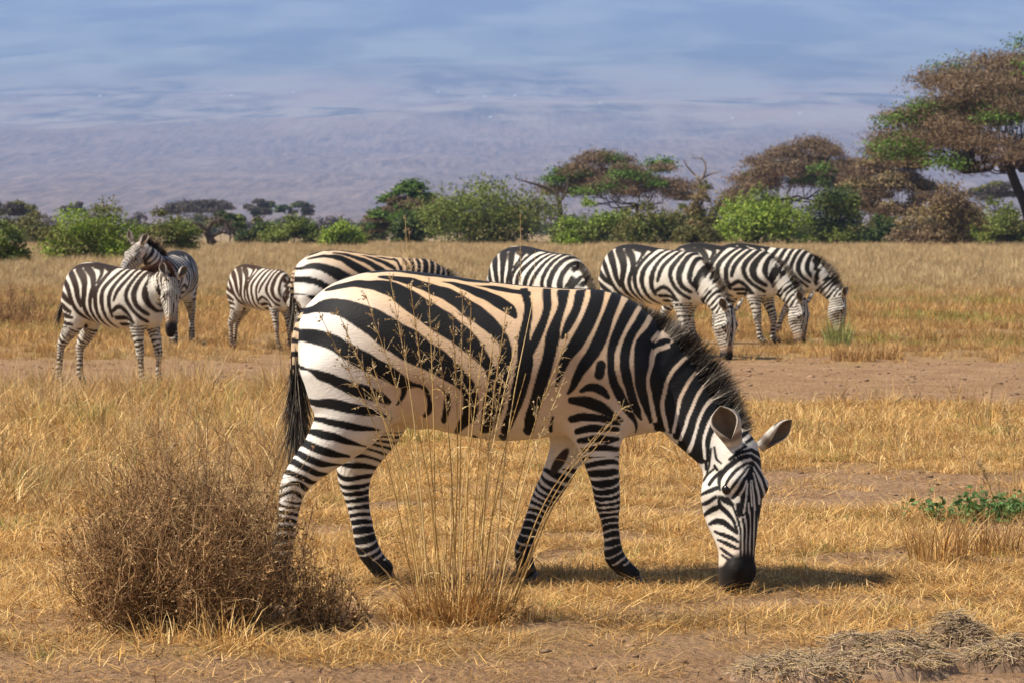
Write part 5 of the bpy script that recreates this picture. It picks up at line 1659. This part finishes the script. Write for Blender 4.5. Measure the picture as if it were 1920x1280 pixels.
tuft_plant('grass_tuft', 'dark green flattened tuft with pale straws at the left border', 20, 925, [dict(n=300, spread=.26, h=.24, bend=1.5, width=.005, pal=[(.16, .18, .05), (.24, .22, .07)] + RUST), dict(n=60, spread=.2, h=.36, bend=1.1, width=.004, pal=PALE_S)], 72)
tuft_plant('grass_tuft', 'yellow-green low grass under the belly of the big zebra', 770, 838, [dict(n=260, spread=.26, h=.20, bend=1.2, width=.006, pal=GREENS + STRAW)], 73)
tuft_plant('grass_tuft', 'brown grass tuft on the right-hand bank', 1760, 1062, [dict(n=190, spread=.13, h=.26, bend=.8, width=.0045, pal=RUST + STRAW)], 74)
tuft_plant('grass_tuft', 'dry shadowed grass tuft behind the right-hand bank', 1850, 1040, [dict(n=220, spread=.16, h=.24, bend=1.0, width=.0045, pal=RUST)], 75)
# green leafy herb
rng = np.random.default_rng(81); D = GD(975); p0 = W(1850, 975, D); p0[2] = 0
root = empty('herb_patch', p0); tag(root, 'leafy green herb patch growing through the straw', 'plant')
lv = MB(); st = MB()
for i in range(150):
    b0 = np.array([rng.normal(0, .16), rng.normal(0, .2), 0]); tp = b0 + [rng.normal(0, .04), rng.normal(0, .04), rng.uniform(.04, .15)]
    tube(st, np.array([b0, (b0 + tp) / 2 + rng.normal(0, .006, 3), tp]), [.002, .0016, .001], 3, (.16, .18, .06), cap=False)
    t = rng.uniform(.4, 1, 5)[:, None]
    leaf_cards(lv, b0 * (1 - t) + tp * t + rng.normal(0, .014, (5, 3)), unit(rng.normal(size=(5, 3)) * .6 + [0, 0, 1]), .036, pick_cols(rng, 5, [(.10, .20, .05), (.14, .25, .07), (.09, .15, .04)]), rng, .6)
st.build('stems', M_STALK, root, False)['kind'] = 'stuff'; lv.build('leaves', M_LEAF, root, False)['kind'] = 'stuff'

def mound(label, px, py, w, h, seed, fib=420, dark=1.0):
    rng = np.random.default_rng(seed); D = GD(py)
    p0 = W(px, py, D); p0[2] = float(ground_z(np.array([[p0[0]]]), np.array([[D]]))[0, 0])
    root = empty('soil_mound', p0); tag(root, label, 'mound')
    g = np.linspace(-1, 1, 46); GX, GY = np.meshgrid(g, g, indexing='ij')
    Pq = np.stack([GX.ravel() * w, GY.ravel() * w * .7], 1)
    r = np.hypot(GX, GY)
    z = h * np.clip(1 - r ** 2, 0, 1) ** .8 * (1 + .35 * snoise(Pq, 6, seed, 3).reshape(r.shape)) + .012 * snoise(Pq, 28, seed + 1, 2).reshape(r.shape) * (r < 1) - .03 * np.clip(r - .9, 0, 1) * 4
    V = np.stack([GX * w, GY * w * .7, z], -1).reshape(-1, 3)
    n = 46; i = np.arange(n - 1)[:, None] * n; j = np.arange(n - 1)[None]
    Q = np.stack([i + j, i + n + j, i + n + j + 1, i + j + 1], -1).reshape(-1, 4)
    col = np.array([.25, .165, .105]) * (1 + .4 * snoise(Pq, 9, seed + 3, 3))[:, None] * dark
    mesh_np('soil', V, Q, M_BARK, root, np.clip(col, .03, 1))
    mb = MB()
    for k in range(fib):
        a = rng.uniform(0, 6.28); q = math.sqrt(rng.random()) * .92
        x, y_ = math.cos(a) * q, math.sin(a) * q
        zi = z[int((x + 1) / 2 * 45), int((y_ + 1) / 2 * 45)]
        d = unit(np.array([rng.normal(), rng.normal() * .6, rng.normal() * .22])); L = rng.uniform(.03, .13)
        c = np.array([x * w, y_ * w * .7, zi + .006])
        tube(mb, np.array([c - d * L / 2, c + [0, 0, .008], c + d * L / 2]), [.0012, .0015, .0009], 3, pick_cols(rng, 1, [(.46, .34, .21), (.56, .43, .27), (.32, .22, .14), (.64, .46, .22)])[0], cap=False)
    mb.build('straw_fibres', M_STALK, root, False)['kind'] = 'stuff'
    return root
mound('broad grey mound of soil and matted straw', 1650, 1262, .27, .105, 91, 1200)
mound('dark rooty tussock standing on the grey mound', 1795, 1216, .13, .10, 92, 420, .7)
mound('low grey straw heap in front of the mounds', 1480, 1280, .20, .05, 93, 700)
mound('small dark soil heap at the end of the mounds', 1885, 1250, .15, .07, 94, 560, .75)
